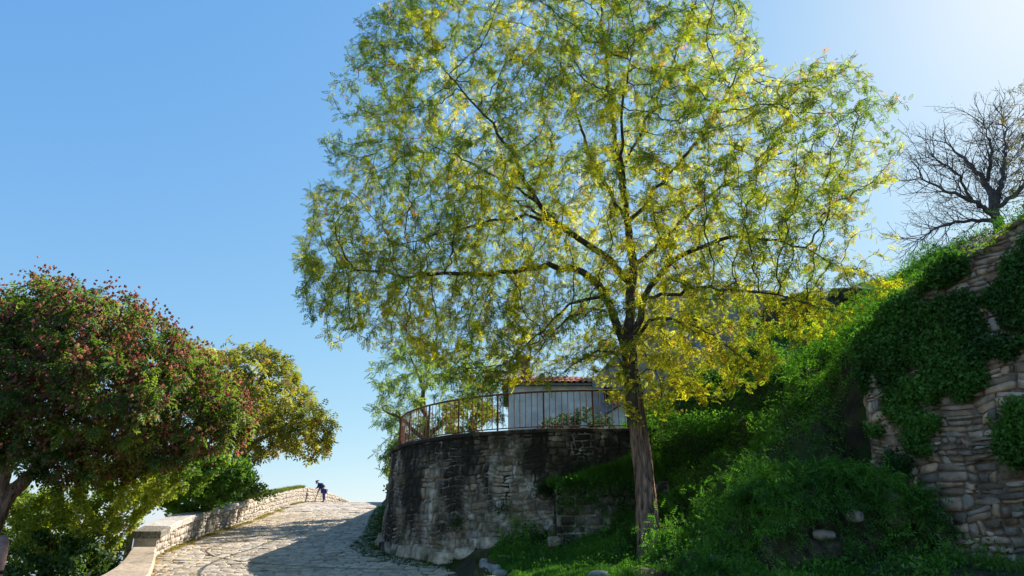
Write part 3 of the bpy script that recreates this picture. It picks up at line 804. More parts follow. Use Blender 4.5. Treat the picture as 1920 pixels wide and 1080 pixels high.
for px, py, w_, h_ in [(1240, 680, .9, .35), (1400, 600, .6, .8), (1140, 740, .5, .7), (1300, 600, .6, .8)]:
    c = at(px, py, 26.5); fr = wbox('window', c[0]-w_/2, c[0]+w_/2, 26.44, 26.52, c[2]-h_/2, c[2]+h_/2, M['grey_rock'], root)
    box('pane', c[0]-w_/2+.08-ro[0], c[0]+w_/2-.08-ro[0], 26.43-ro[1], 26.45-ro[1], c[2]-h_/2+.07-ro[2], c[2]+h_/2-.07-ro[2], M['black'], fr)
# ledge and cable on the wall
c0, c1 = at(1205, 668, 26.3), at(1290, 664, 26.3)
V, F = tube([c0-ro, (c0+c1)/2-ro-[0, 0, .05], c1-ro], [.02]*3, 5); mesh_np('cable', V, F, M['black'], root)
c = at(1255, 640, 26.4); 
V = np.array([(c[0]-.5, 26.3, c[2]-.2), (c[0]+.6, 26.3, c[2]+.25), (c[0]+.6, 26.5, c[2]+.25), (c[0]-.5, 26.5, c[2]-.2)]); V = np.concatenate([V, V+[0, 0, .12]])-ro
mesh_py('sloping_ledge', V, BOXF, M['grey_rock'], root)
# blue cloths
def cloth(px, py, Y, w_, h_, seed, lb):
    c = at(px, py, Y); n_ = 9; V = []; F = []
    for j in range(n_):
        for i in range(n_):
            u, v = i/(n_-1)-.5, j/(n_-1)-.5
            ww = w_*(1-.35*abs(math.sin(v*5+seed)))
            for_ = (c[0]+u*ww+.12*v*w_*math.sin(seed), c[1]+.06*math.sin(u*14+seed+v*3), c[2]+v*h_)
            V.append(for_)
    for s_ in (0,):
        for j in range(n_-1):
            for i in range(n_-1): a = j*n_+i; F.append((a, a+1, a+n_+1, a+n_))
    o = mesh_py('blue_cloth', V, F, M['blue'], smooth_=True)
    m = o.modifiers.new('t', 'SOLIDIFY'); m.thickness = .015
    tag(o, lb, 'cloth'); return o
cloth(1317, 664, 26.1, .55, .8, 1.0, 'bright blue cloth hanging low on the grey building, right of the trunk')
cloth(1329, 567, 26.1, .35, .5, 2.3, 'small bright blue cloth hanging higher up on the grey building')
# small white lean-to right of the bush
root = empty('white_shed', (4.3, 25.5, 3.8)); tag(root, 'low white shed with sloping top between the bush and the tree trunk', 'shed')
ro = np.array(root.location)
a = at(1140, 775, 25); b = at(1178, 748, 25)
V = [(a[0], 25, 3.6), (b[0]+.3, 25, 3.6), (b[0]+.3, 25, b[2]+.1), (a[0], 25, a[2])]; V = np.array(V+[(x, y+1.2, z) for x, y, z in V])-ro
mesh_py('wall', V, [(3, 2, 1, 0), (4, 5, 6, 7), (0, 1, 5, 4), (1, 2, 6, 5), (2, 3, 7, 6), (3, 0, 4, 7)], M['white_wall'], root)
V = np.array([(a[0]-.1, 24.9, a[2]-.06), (b[0]+.4, 24.9, b[2]+.18), (b[0]+.4, 26.3, b[2]+.18), (a[0]-.1, 26.3, a[2]-.06)]); V = np.concatenate([V+[0, 0, .03], V+[0, 0, .08]])-ro
mesh_py('roof', V, BOXF, M['grey_rock'], root)
# ------------------------------------------------------------------ leaves
def compound(n, ll, lw, L, droop=.25, tri=False):
    "pinnate leaf along +x: n pairs of leaflets and one at the tip"
    V = []; F = []
    def leaflet(b, d, s=1.0):
        b = np.array(b, float); d = np.array(d, float); d /= np.linalg.norm(d); c = np.cross([0, 0, 1.0], d); c /= np.linalg.norm(c)
        k = len(V)
        if tri: V.extend([b-c*lw*.3*s+d*ll*.2*s, b+c*lw*.55*s+d*ll*.3*s, b+d*ll*s-[0, 0, droop*ll*s]]); F.append((k, k+1, k+2)); return
        V.extend([b, b+d*ll*.45*s+c*lw*.5*s+[0, 0, .006], b+d*ll*s-[0, 0, droop*ll*s], b+d*ll*.45*s-c*lw*.5*s+[0, 0, .006]]); F.append((k, k+1, k+2, k+3))
    for i in range(n):
        x = L*(.22+.72*i/max(1, n-1)); z = -.35*droop*L*(x/L)**2*2
        s = .8+.25*math.sin(math.pi*(i+.6)/n)
        for sd in (-1, 1): leaflet((x, sd*.003, z), (.38, sd*1.0, -.12), s)
    leaflet((L, 0, -.7*droop*L), (1, 0, -.3))
    return np.array(V), np.array(F)
def spray(n, ll, lw, r, seed, tri=False):
    "small bunch of simple leaves round a twig tip"
    g = np.random.default_rng(seed); V = []; F = []
    for i in range(n):
        b = g.normal(0, r, 3)*[1, 1, .7]; d = g.normal(0, 1, 3)+[.5, 0, -.1]; d /= np.linalg.norm(d); c = np.cross(d, g.normal(0, 1, 3)); c /= np.linalg.norm(c)
        k = len(V); s = g.uniform(.7, 1.2)
        if tri: V += [b-c*lw*.28*s, b+c*lw*.5*s+d*ll*.3*s, b+d*ll*s]; F.append((k, k+1, k+2)); continue
        V += [b, b+d*ll*.45*s+c*lw*.5*s, b+d*ll*s, b+d*ll*.45*s-c*lw*.5*s]; F.append((k, k+1, k+2, k+3))
    return np.array(V), np.array(F)
def place(T, pos, d, scale, col, roll=.5, upb=1.0, jit=.12):
    TV, TF = T; N = len(pos)
    x = d/(np.linalg.norm(d, axis=1, keepdims=True)+1e-9)
    up = np.zeros((N, 3)); up[:, 2] = upb; up += rng.normal(0, roll, (N, 3))
    y = np.cross(up, x); y /= np.linalg.norm(y, axis=1, keepdims=True)+1e-9
    z = np.cross(x, y)
    B = np.stack([x, y, z], 1)*scale[:, None, None]
    V = np.einsum('mk,nkj->nmj', TV, B)+pos[:, None, :]
    F = TF[None]+(np.arange(N)*len(TV))[:, None, None]
    kv = TF.shape[1]; nl = len(TV)//kv
    c = np.repeat(col[:, None, :], nl, 1)*(1+rng.uniform(-jit, jit, (N, nl, 1)))
    C = np.repeat(c, kv, 1).reshape(-1, 3)
    return V.reshape(-1, 3), F.reshape(-1, TF.shape[1]), np.clip(C, 0, 1)

def pick(cols, wts, N, jit=.15):
    cols = np.array(cols); i = rng.choice(len(cols), N, p=np.array(wts)/sum(wts))
    return cols[i]*(1+rng.normal(0, jit, (N, 1)))*(1+rng.normal(0, jit*.25, (N, 3)))

# ------------------------------------------------------------------ branching by space colonisation
class Tree:
    def __init__(s): s.p = []; s.par = []; s.rmin = []
    def limb(s, pts, step=.25, attach=None, wob=.03):
        pts = np.array(pts, float); P = pts[:, :3]; R = pts[:, 3]
        prev = -1
        if len(s.p):
            d = np.linalg.norm(np.array(s.p)-P[0], axis=1); prev = int(np.argmin(d)); 
        l = np.concatenate([[0], np.cumsum(np.linalg.norm(np.diff(P, axis=0), axis=1))]); m = max(2, int(l[-1]/step)); u = np.linspace(0, l[-1], m+1)
        # smooth interpolation
        Q = np.stack([np.interp(u, l, P[:, k]) for k in range(3)], -1); r = np.interp(u, l, R)
        if m > 4:
            for _ in range(2): Q[1:-1] = (Q[:-2]+2*Q[1:-1]+Q[2:])/4
        Q[1:] += rng.normal(0, wob, Q[1:].shape)
        for i in range(1 if len(s.p) else 0, m+1):
            s.p.append(Q[i]); s.par.append(prev); s.rmin.append(r[i]); prev = len(s.p)-1
    def grow(s, A, step, infl, kill, iters, trop=(0, 0, 0), wig=.25, maxkids=3, active_from=0):
        P = np.zeros((60000, 3)); n = len(s.p); P[:n] = s.p; par = list(s.par); kids = np.zeros(60000, int)
        bd = np.full(len(A), 1e9); bi = np.zeros(len(A), int)
        for c0 in range(active_from, n, 200):
            D = np.linalg.norm(A[:, None]-P[None, c0:min(n, c0+200)], axis=2); j = D.argmin(1); d = D[np.arange(len(A)), j]
            m = d < bd; bd[m] = d[m]; bi[m] = j[m]+c0
        alive = bd > kill*.6
        A = A[alive]; bd = bd[alive]; bi = bi[alive]
        for it in range(iters):
            m = bd < infl
            if not m.any() or n > 55000: break
            v = A[m]-P[bi[m]]; v /= np.linalg.norm(v, axis=1, keepdims=True)+1e-9
            idx, inv = np.unique(bi[m], return_inverse=True)
            S = np.zeros((len(idx), 3)); np.add.at(S, inv, v)
            ok = kids[idx] < maxkids; idx = idx[ok]; S = S[ok]
            if not len(idx): break
            S /= np.linalg.norm(S, axis=1, keepdims=True)+1e-9
            S += np.array(trop)+rng.normal(0, wig, S.shape); S /= np.linalg.norm(S, axis=1, keepdims=True)+1e-9
            new = P[idx]+S*step; k = len(new)
            P[n:n+k] = new; par += list(idx); kids[idx] += 1
            D = np.linalg.norm(A[:, None]-new[None], axis=2) if len(A)*k < 3e7 else None
            if D is None:
                for c0 in range(0, k, 300):
                    D = np.linalg.norm(A[:, None]-new[None, c0:c0+300], axis=2); j = D.argmin(1); d = D[np.arange(len(A)), j]
                    q = d < bd; bd[q] = d[q]; bi[q] = j[q]+n+c0
            else:
                j = D.argmin(1); d = D[np.arange(len(A)), j]; q = d < bd; bd[q] = d[q]; bi[q] = j[q]+n
            n += k
            al = bd > kill; A = A[al]; bd = bd[al]; bi = bi[al]
            if not len(A): break
        s.rmin = list(s.rmin)+[0]*(n-len(s.p)); s.p = [*P[:n]]; s.par = par
    def finish(s, tip=.004, e=2.3, rmax=1.0):
        P = np.array(s.p); par = np.array(s.par); n = len(P); kids = [[] for _ in range(n)]
        for i in range(1, n): kids[par[i]].append(i)
        acc = np.zeros(n); rm = np.array(s.rmin)
        order = []; st = [0]
        while st: i = st.pop(); order.append(i); st.extend(kids[i])
        for i in reversed(order):
            if not kids[i]: acc[i] = tip**e
            if par[i] >= 0: acc[par[i]] += acc[i]
        r = acc**(1/e); r = np.where(rm > 0, rm, np.minimum(r, rmax))
        for i in order[1:]: r[i] = min(r[i], r[par[i]])
        s.P = P; s.parr = par; s.kids = kids; s.r = r; s.order = order
        return s
    def mesh(s, batch, thick_from=0, minr=0, org=0):
        done = set(); heads = [0]
        while heads:
            h = heads.pop(); ch = [h] if s.parr[h] < 0 else [s.parr[h], h]; c = h
            while s.kids[c]:
                k = sorted(s.kids[c], key=lambda q: -s.r[q]); heads += k[1:]; c = k[0]; ch.append(c)
            r = s.r[ch].copy()
            if len(ch) > 1 and s.parr[h] >= 0: r[0] = min(r[0], r[1]*1.25)
            if r.max() < minr: continue
            r[-1] *= .5
            ns = 12 if r.max() > .08 else (7 if r.max() > .03 else (4 if r.max() > .009 else 3))
            V, F = tube(s.P[ch]-org, r, ns); batch.add(V, F)
    def twigs(s, rlim):
        i = np.array([k for k in s.order[1:] if s.r[k] < rlim]); a = s.P[s.parr[i]]; b = s.P[i]
        return a, b, s.r[i]

def in_poly(x, y, poly):
    r = np.zeros(len(x), bool); n = len(poly)
    for i in range(n):
        x0, y0 = poly[i]; x1, y1 = poly[(i+1) % n]
        c = ((y0 > y) != (y1 > y)) & (x < (x1-x0)*(y-y0)/(y1-y0+1e-9)+x0); r ^= c
    return r
def crown_points(poly, Yc, half, N, cen, rad, clump=.9, thr=.42, seed=1, shell=0.0):
    """points filling a crown: outline taken from the photograph at distance Yc, depth from an ellipsoid, thinned into clumps"""
    poly = np.array(poly, float); out = []
    x0, y0 = poly.min(0); x1, y1 = poly.max(0); tot = 0
    while tot < N:
        x = rng.uniform(x0, x1, 4000); y = rng.uniform(y0, y1, 4000); m = in_poly(x, y, poly); x = x[m]; y = y[m]
        de = np.full(len(x), 1e9)
        for q in range(len(poly)):
            a0 = poly[q]; ab = poly[(q+1) % len(poly)]-a0; w_ = np.clip(((x-a0[0])*ab[0]+(y-a0[1])*ab[1])/(ab@ab), 0, 1)
            de = np.minimum(de, np.hypot(x-a0[0]-w_*ab[0], y-a0[1]-w_*ab[1]))
        e_ = np.clip(de/(min(rad)*.75), 0, 1); h = half*np.sqrt(np.clip(1-(1-e_)**2, 0, 1))
        t = rng.uniform(-1, 1, len(x)); t = np.sign(t)*np.abs(t)**(1-shell)
        Y = Yc+t*h; cx = (x-960)/FPX; cy = (540-y)/FPX
        # lay the outline on a plane at Yc so that the crown is a body in space, not a cone from the eye
        dy = CP-cy*SP; P = np.stack([cx/dy*Yc, Y, EYE+(SP+cy*CP)/dy*Yc], -1)
        s = 1-.0*(t**2)
        k = fbm(P*clump+seed, seed, 2) > thr
        out.append(P[k]); tot += k.sum()
    return np.concatenate(out)[:N]

def leafy(batch, tree, tmpl, rlim, per_m, size, colf, spread=.6, droop=.35, min_r=0, along=.4, jitpos=.03, keep=None):
    a, b, r = tree.twigs(rlim); 
    if keep is not None: m = keep(b); a, b, r = a[m], b[m], r[m]
    L = np.linalg.norm(b-a, axis=1); n = rng.poisson(L*per_m); i = np.repeat(np.arange(len(a)), n); N = len(i)
    t = rng.random(N)[:, None]; p = a[i]*(1-t)+b[i]*t+rng.normal(0, jitpos, (N, 3))
    d = (b-a)[i]/(L[i][:, None]+1e-9)*along+rng.normal(0, spread, (N, 3)); d[:, 2] -= droop
    V, F, C = place(tmpl, p, d, rng.uniform(size[0], size[1], N), colf(p))
    batch.add(V, F, C); return p

# ------------------------------------------------------------------ the big tree
def P4(px, py, Y, r): return (*at(px, py, Y), r)
mt = Tree()
PP4 = P4
def P4(px, py, Y, r): return PP4(px, py, Y, r*.84)
BASE = at(1221, 1034, 13.9)
mt.limb([P4(1192, 800, 14, .21), P4(1187, 740, 14, .195), P4(1183, 690, 14, .19)], wob=.0)
mt.limb([P4(1183, 690, 14, .19), P4(1178, 620, 14.1, .135), P4(1184, 560, 14.2, .13), P4(1190, 500, 14.3, .12), P4(1180, 420, 14.3, .10), P4(1163, 330, 14.5, .08), P4(1150, 230, 14.6, .065), P4(1138, 120, 14.8, .05), P4(1125, 0, 15, .035), P4(1115, -130, 15, .015)])
mt.limb([P4(1180, 680, 14, .13), P4(1163, 625, 13.9, .11), P4(1143, 565, 13.8, .105), P4(1112, 522, 13.7, .095), P4(1070, 500, 13.6, .085), P4(1000, 495, 13.4, .07), P4(930, 515, 13.2, .056), P4(850, 511, 13, .045), P4(770, 520, 12.8, .032), P4(690, 506, 12.7, .02), P4(600, 512, 12.6, .008)])
mt.limb([P4(1140, 560, 13.8, .05), P4(1112, 552, 13.6, .04), P4(1070, 570, 13.4, .035), P4(1030, 605, 13.2, .03), P4(1000, 640, 13.0, .02), P4(950, 680, 12.9, .01)])
mt.limb([P4(1150, 590, 13.8, .03), P4(1110, 575, 13.2, .028), P4(1060, 600, 12.7, .022), P4(1020, 640, 12.5, .014), P4(985, 690, 12.3, .007)])
mt.limb([P4(1186, 530, 14.2, .1), P4(1130, 480, 14, .09), P4(1080, 445, 13.8, .08), P4(1030, 408, 13.5, .07), P4(1000, 372, 13.4, .058), P4(975, 315, 13.2, .048), P4(938, 250, 13, .036), P4(880, 180, 12.8, .024), P4(815, 110, 12.7, .01)])
mt.limb([P4(1030, 408, 13.5, .045), P4(960, 408, 13.4, .038), P4(880, 424, 13.3, .03), P4(800, 445, 13.3, .02), P4(715, 470, 13.2, .01)])
mt.limb([P4(1000, 372, 13.4, .035), P4(930, 330, 13.8, .03), P4(860, 290, 14.2, .022), P4(760, 250, 14.5, .01)])
mt.limb([P4(1180, 420, 14.3, .07), P4(1125, 330, 15.2, .058), P4(1090, 240, 15.6, .045), P4(1058, 130, 16, .032), P4(1040, 20, 16.3, .018), P4(1000, -90, 16.3, .01)])
mt.limb([P4(1183, 640, 14, .1), P4(1208, 565, 14, .085), P4(1235, 510, 13.9, .075), P4(1290, 470, 13.7, .062), P4(1360, 447, 13.5, .05), P4(1430, 442, 13.2, .04), P4(1500, 462, 13, .026), P4(1580, 500, 12.9, .01)])
mt.limb([P4(1180, 420, 14.3, .06), P4(1230, 350, 14, .052), P4(1290, 285, 13.8, .042), P4(1350, 200, 13.6, .03), P4(1400, 100, 13.6, .012)])
mt.limb([P4(1190, 500, 14.3, .06), P4(1260, 430, 15.5, .052), P4(1340, 360, 16.4, .042), P4(1440, 300, 17, .03), P4(1540, 250, 17.2, .012)])
mt.limb([P4(1180, 430, 14.3, .055), P4(1165, 300, 12.9, .045), P4(1170, 180, 12.0, .03), P4(1190, 60, 11.5, .012)])
mt.limb([P4(1190, 640, 14, .05), P4(1222, 590, 13.7, .042), P4(1290, 600, 13.2, .03), P4(1360, 645, 12.8, .018), P4(1425, 695, 12.6, .008)])
mt.limb([P4(1208, 565, 14, .05), P4(1290, 540, 12.9, .04), P4(1380, 540, 12.2, .03), P4(1480, 560, 11.9, .018), P4(1590, 590, 11.8, .008)])
mt.limb([P4(1080, 445, 13.8, .05), P4(1010, 400, 15, .04), P4(930, 360, 16, .03), P4(820, 330, 16.8, .015)])
mt.limb([P4(1163, 330, 14.5, .045), P4(1210, 230, 15, .038), P4(1260, 120, 15.4, .025), P4(1300, 20, 15.6, .012)])
mt.limb([P4(1187, 740, 14, .035), P4(1160, 655, 13.6, .028), P4(1110, 660, 13.1, .02), P4(1060, 690, 12.8, .012), P4(1020, 725, 12.6, .006)])
mt.limb([P4(1190, 720, 14, .03), P4(1215, 680, 13.7, .02), P4(1235, 700, 13.5, .013), P4(1245, 760, 13.4, .006)])
CROWN = [(810, -25), (762, 25), (700, 75), (628, 140), (626, 205), (600, 262), (618, 318), (690, 345), (660, 375), (568, 350), (592, 425), (555, 480), (560, 560), (590, 620), (655, 635), (720, 625), (760, 660), (830, 700), (900, 720), (1000, 700), (1060, 680), (1120, 710),
         (1165, 770), (1215, 790), (1250, 785), (1300, 755), (1350, 745), (1420, 725), (1455, 670), (1530, 625), (1640, 600), (1655, 545), (1600, 500), (1690, 475), (1620, 430), (1650, 380), (1680, 330), (1660, 240), (1600, 205), (1545, 135), (1495, 145), (1425, 165), (1400, 110), (1420, 40), (1390, -20), (1300, -90), (1100, -170), (900, -110)]
LEAFN = 27
LOWL = [(566, 470), (700, 440), (900, 470), (1120, 560), (1150, 700), (1060, 680), (970, 730), (850, 740), (740, 665), (655, 640), (585, 630), (555, 560)]
A = np.concatenate([crown_points(CROWN, 13.8, 4.2, 12500, (1110, 290), (620, 560), .9, .43, 3), crown_points(LOWL, 13.2, 2.4, 1300, (860, 560), (330, 170), .8, .3, 6),
                    crown_points([(p[0], p[1]) for p in CROWN if p[1] > 230 or p[0] < 800], 13.2, 3.0, 900, (1110, 400), (620, 420), .8, .35, 4)])
P4 = PP4
mt.grow(A, .18, 1.9, .25, 100, trop=(0, 0, -.03), wig=.28)
mt.finish(tip=.0048, e=2.45, rmax=.04)
root = empty('robinia_tree', BASE); tag(root, 'tall spreading tree with feathery yellow green leaves and bare leaning trunk', 'tree')
br = Batch(); mt.mesh(br, org=np.array(root.location)); br.build('branches', M['twig'], root, smooth_=True)
# trunk with deep bark ridges
tk = np.array([[*at(1224, 1062, 13.9), .42], [*at(1222, 1034, 13.9), .335], [*at(1218, 1000, 13.9), .285], [*at(1214, 960, 13.95), .262], [*at(1209, 900, 14), .238], [*at(1203, 850, 14), .225], [*at(1196, 800, 14), .213], [*at(1190, 750, 14), .203], [*at(1185, 705, 14), .198], [*at(1181, 670, 14), .17], [*at(1179, 630, 14.05), .12]])
ll = np.concatenate([[0], np.cumsum(np.linalg.norm(np.diff(tk[:, :3], axis=0), axis=1))]); uu = np.linspace(0, ll[-1], 230)
tk[:, 3] *= .85
Q = np.stack([np.interp(uu, ll, tk[:, k]) for k in range(4)], -1)
for _ in range(40): Q[1:-1] = (Q[:-2]+2*Q[1:-1]+Q[2:])/4
ns = 96; V, F = tube(Q[:, :3], Q[:, 3], ns)
V = V.reshape(-1, ns, 3); th = np.arange(ns)*2*math.pi/ns
U_, T_ = np.meshgrid(uu, th, indexing='ij')
q = np.stack([np.cos(T_)*3.6+U_*.25, np.sin(T_)*3.6, U_*1.5], -1)
rid = np.abs(fbm(q, 41, 3)-.5)*2; rid = 1-np.clip(rid*3.2, 0, 1)             # dark furrows
flare = np.exp(-U_/.45)*(.5+.5*np.cos(T_*4+.8))*.10
cen = Q[:, None, :3]; dirr = (V-cen)/Q[:, None, 3:4]
V = V+dirr*(-.028*rid+.018*(fbm(q*2.3, 43, 2)-.5)+flare+.05*(fbm(np.stack([np.cos(T_), np.sin(T_), U_*.8], -1), 47, 2)-.5))[..., None]
mesh_np('trunk', V.reshape(-1, 3)-np.array(root.location), F, M['bark'], root, smooth_=True)

T_rob = compound(4, .044, .026, .14, .15)
def col_main(p):
    n = fbm(p*.55, 61, 2); n3 = fbm(p*1.7, 63, 2)
    yel = np.clip((n-.42)*3.0+(n3-.5)*1.6 + smooth(9.5, 4.5, p[:, 2])*.55*(p[:, 0] > 0) + .05, 0, 1)[:, None]
    g_ = np.array([.10, .155, .022]); y_ = np.array([.36, .34, .028]); o = g_*(1-yel)+y_*yel
    r = rng.random(len(p)); o[r < .05] = (.30, .17, .03); o[r > .985] = (.22, .09, .03)
    return np.clip(o*(1+rng.normal(0, .16, (len(p), 1))), .01, .7)
lf = Batch()
pl = leafy(lf, mt, T_rob, .0125, LEAFN, (.7, 1.25), col_main, spread=.75, droop=.2, along=.45, jitpos=.05)

lf.build('foliage', M['leaf_main'], root, False).data.name = 'foliage'
bpy.data.objects['foliage'].location = -np.array(root.location)

# ------------------------------------------------------------------ generic tree
def build_tree(name, label, base, trunk, poly, Yc, half, cen, rad, nA, step, infl, kill, tmpl, per_m, size, colf, leafmat, rlim=.012, tip=.004, clump=.9, thr=.42, seed=1,
               barkm='bark', droop=.35, spread=.65, rmax=.12, shell=0.0, extra=None, group=None, e=2.3, minr=0, cat='tree', wig=.28):
    t = Tree()
    for l in trunk: t.limb(l)
    A = crown_points(poly, Yc, half, nA, cen, rad, clump, thr, seed, shell)
    t.grow(A, step, infl, kill, 120, wig=wig); t.finish(tip, e, rmax)
    root = empty(name, base); tag(root, label, cat, group)
    b = Batch(); t.mesh(b, org=np.array(root.location), minr=minr); b.build('branches', M[barkm], root, smooth_=True)
    if per_m:
        l = Batch(); p = leafy(l, t, tmpl, rlim, per_m, size, colf, spread=spread, droop=droop)
        o = l.build('foliage', leafmat, root); o.location = -Vector(root.location)

    return t, root

def colmix(a, b, f=.6, s=1, jit=.16, acc=None):
    a = np.array(a); b = np.array(b)
    def fn(p):
        n = np.clip((fbm(p*f, 71+s, 3)-.32)*2.6, 0, 1)[:, None]; o = a*(1-n)+b*n
        if acc is not None:
            r = rng.random(len(p)); o[r < acc[1]] = acc[0]
        return np.clip(o*(1+rng.normal(0, jit, (len(p), 1))), .005, .8)
    return fn

# dark tree with red brown fruits, far left
T_koe = compound(4, .085, .040, .22)
KOE = [(-260, 560), (-120, 540), (0, 552), (60, 538), (150, 534), (225, 552), (300, 590), (340, 625), (385, 655), (420, 690), (455, 740), (470, 790), (430, 835), (380, 850), (330, 870), (260, 870), (190, 900), (110, 905), (60, 880), (0, 880), (-120, 900), (-260, 860)]
kt, kroot = build_tree('fruiting_tree', 'broad dark green tree at far left thick with red brown papery fruit', at(-60, 1120, 15.5)-[0, 0, 1.2],
    [[(*(at(-60, 1120, 15.5)-[0, 0, 1.2]), .26), P4(-25, 1000, 15.5, .2), P4(5, 935, 15.6, .17), P4(55, 885, 15.7, .13), P4(120, 850, 15.7, .1), P4(200, 800, 15.6, .07), P4(290, 760, 15.6, .045), P4(380, 740, 15.6, .02)],
     [P4(-10, 965, 15.5, .12), P4(-60, 850, 15.8, .1), P4(-120, 740, 16, .07), P4(-180, 640, 16, .03)],
     [P4(5, 935, 15.6, .12), P4(20, 830, 15.3, .09), P4(60, 730, 15.3, .07), P4(90, 640, 15.4, .04), P4(110, 580, 15.5, .015)],
     [P4(55, 885, 15.7, .08), P4(120, 790, 16.3, .06), P4(190, 700, 16.6, .04), P4(240, 620, 16.8, .015)]],
    KOE, 15.7, 2.6, (110, 720), (400, 230), 3600, .17, 1.8, .24, T_koe, 33, (.8, 1.25), colmix((.06, .12, .024), (.17, .25, .035), .9, 1, acc=((.16, .16, .03), .05)), M['leaf_left'], rlim=.012, tip=.0045, thr=.36, seed=5, shell=.25)
# fruit panicles: on outer and upper twigs, in big patches
def lantern():
    V = [(0, 0, 0)]+[(.032*math.cos(a), .032*math.sin(a), -.034) for a in (0, 2.09, 4.19)]+[(0, 0, -.072)]
    F = []
    for k in range(3): F.append((0, 1+k, 4, 1+(k+1) % 3))
    return np.array(V), np.array([(0, 1, 4, 2), (0, 2, 4, 3), (0, 3, 4, 1)])
def panicles(tree, root, N, seed, keepf, n_each=24, cols=((.36, .13, .09), (.42, .19, .12), (.24, .08, .06), (.40, .27, .13)), spread=.12, name='fruit_clusters'):
    tips = np.array([i for i in tree.order if not tree.kids[i]]); P = tree.P[tips]; w = keepf(P); w = w/w.sum()
    s = rng.choice(len(P), min(N, (w > 0).sum()), replace=False, p=w); B = Batch(); TV, TF = lantern()
    c = P[s]; m = len(c)
    off = rng.normal(0, 1, (m, n_each, 3))*[spread, spread, spread*1.15]; pos = (c[:, None]+off+[0, 0, .06]).reshape(-1, 3)
    col = pick(cols, (4, 3, 3, 1), m, .15)[:, None]*(1+rng.normal(0, .15, (m, n_each, 1))); col = col.reshape(-1, 3)
    sc = rng.uniform(.8, 1.5, len(pos)); rot = rng.normal(0, .6, (len(pos), 3))
    # random tilt
    z = np.zeros((len(pos), 3)); z[:, 2] = 1; z += rot; z /= np.linalg.norm(z, axis=1, keepdims=True); x = np.cross(z, rng.normal(0, 1, z.shape)); x /= np.linalg.norm(x, axis=1, keepdims=True); y = np.cross(z, x)
    V = np.einsum('mk,nkj->nmj', TV, np.stack([x, y, z], 1)*sc[:, None, None])+pos[:, None]
    F = (TF[None]+(np.arange(len(pos))*len(TV))[:, None, None]).reshape(-1, 4)
    B.add(V.reshape(-1, 3)-np.array(root.location), F, np.repeat(np.clip(col, .02, .8), len(TV), 0)); B.build(name, M['fruit'], root)
def kf(P):
    px, py, f = proj(P); n = fbm(P*1.0, 91, 2)
    top = smooth(120, 10, py-np.interp(px, [-200, 60, 150, 225, 300, 385, 455], [560, 538, 534, 552, 590, 655, 740]))
    return np.clip((n-.53)*12, 0, 1)*(P[:, 1] < 16.2)*1.3+top*.9+smooth(300, 430, px)*.5*(py < 800)+1e-6
panicles(kt, kroot, 1500, 1, kf, n_each=30, cols=((.48, .22, .16), (.56, .32, .22), (.34, .14, .11), (.52, .40, .24)), spread=.13)

# olive yellow tree behind it
OL = [(380, 660), (420, 645), (480, 640), (540, 665), (575, 705), (600, 745), (630, 775), (618, 820), (622, 850), (580, 862), (545, 850), (500, 850), (470, 880), (430, 860), (400, 800), (380, 720)]
ot, oroot = build_tree('yellowing_tree', 'rounded yellow olive tree just behind the red fruited one', (*(at(430, 1000, 27)[:2]), -1.0),
    [[(*at(430, 1000, 27)[:2], -1.0, .25), P4(432, 900, 27, .17), P4(450, 820, 27, .12), P4(480, 740, 27, .07), P4(500, 680, 27, .03)], [P4(440, 870, 27, .1), P4(500, 810, 26.6, .07), P4(560, 790, 26.4, .04), P4(600, 790, 26.4, .02)]],
    OL, 27, 2.6, (490, 750), (160, 140), 1500, .25, 2.6, .33, compound(3, .13, .065, .24), 17, (.8, 1.3), colmix((.14, .17, .025), (.36, .33, .04), .7, 2, acc=((.34, .20, .06), .07)), M['leaf_left'], rlim=.02, tip=.006, thr=.36, seed=8, shell=.2)

# pale feathery tree behind the round wall
BT = [(690, 700), (720, 660), (760, 640), (820, 640), (880, 660), (940, 690), (960, 740), (950, 790), (900, 800), (850, 810), (780, 820), (755, 850), (742, 900), (720, 900), (700, 850), (725, 815), (690, 790), (672, 765), (715, 745)]
build_tree('feathery_tree', 'pale green feathery tree behind the railing left of the white house', (*at(800, 900, 28)[:2], 3.5),
    [[(*at(800, 900, 28)[:2], 3.5, .2), P4(800, 800, 28, .13), P4(790, 720, 28, .07), P4(770, 670, 28, .03)], [P4(800, 830, 28, .1), P4(760, 790, 27.5, .07), P4(720, 770, 27, .03)], [P4(800, 820, 28, .1), P4(860, 760, 28, .07), P4(910, 720, 28, .03)]],
    BT, 28, 2.4, (820, 750), (170, 150), 1300, .25, 2.6, .36, compound(5, .10, .04, .30), 12, (.8, 1.3), colmix((.10, .17, .07), (.17, .22, .07), .7, 3), M['leaf_main'], rlim=.02, tip=.006, thr=.40, seed=9)
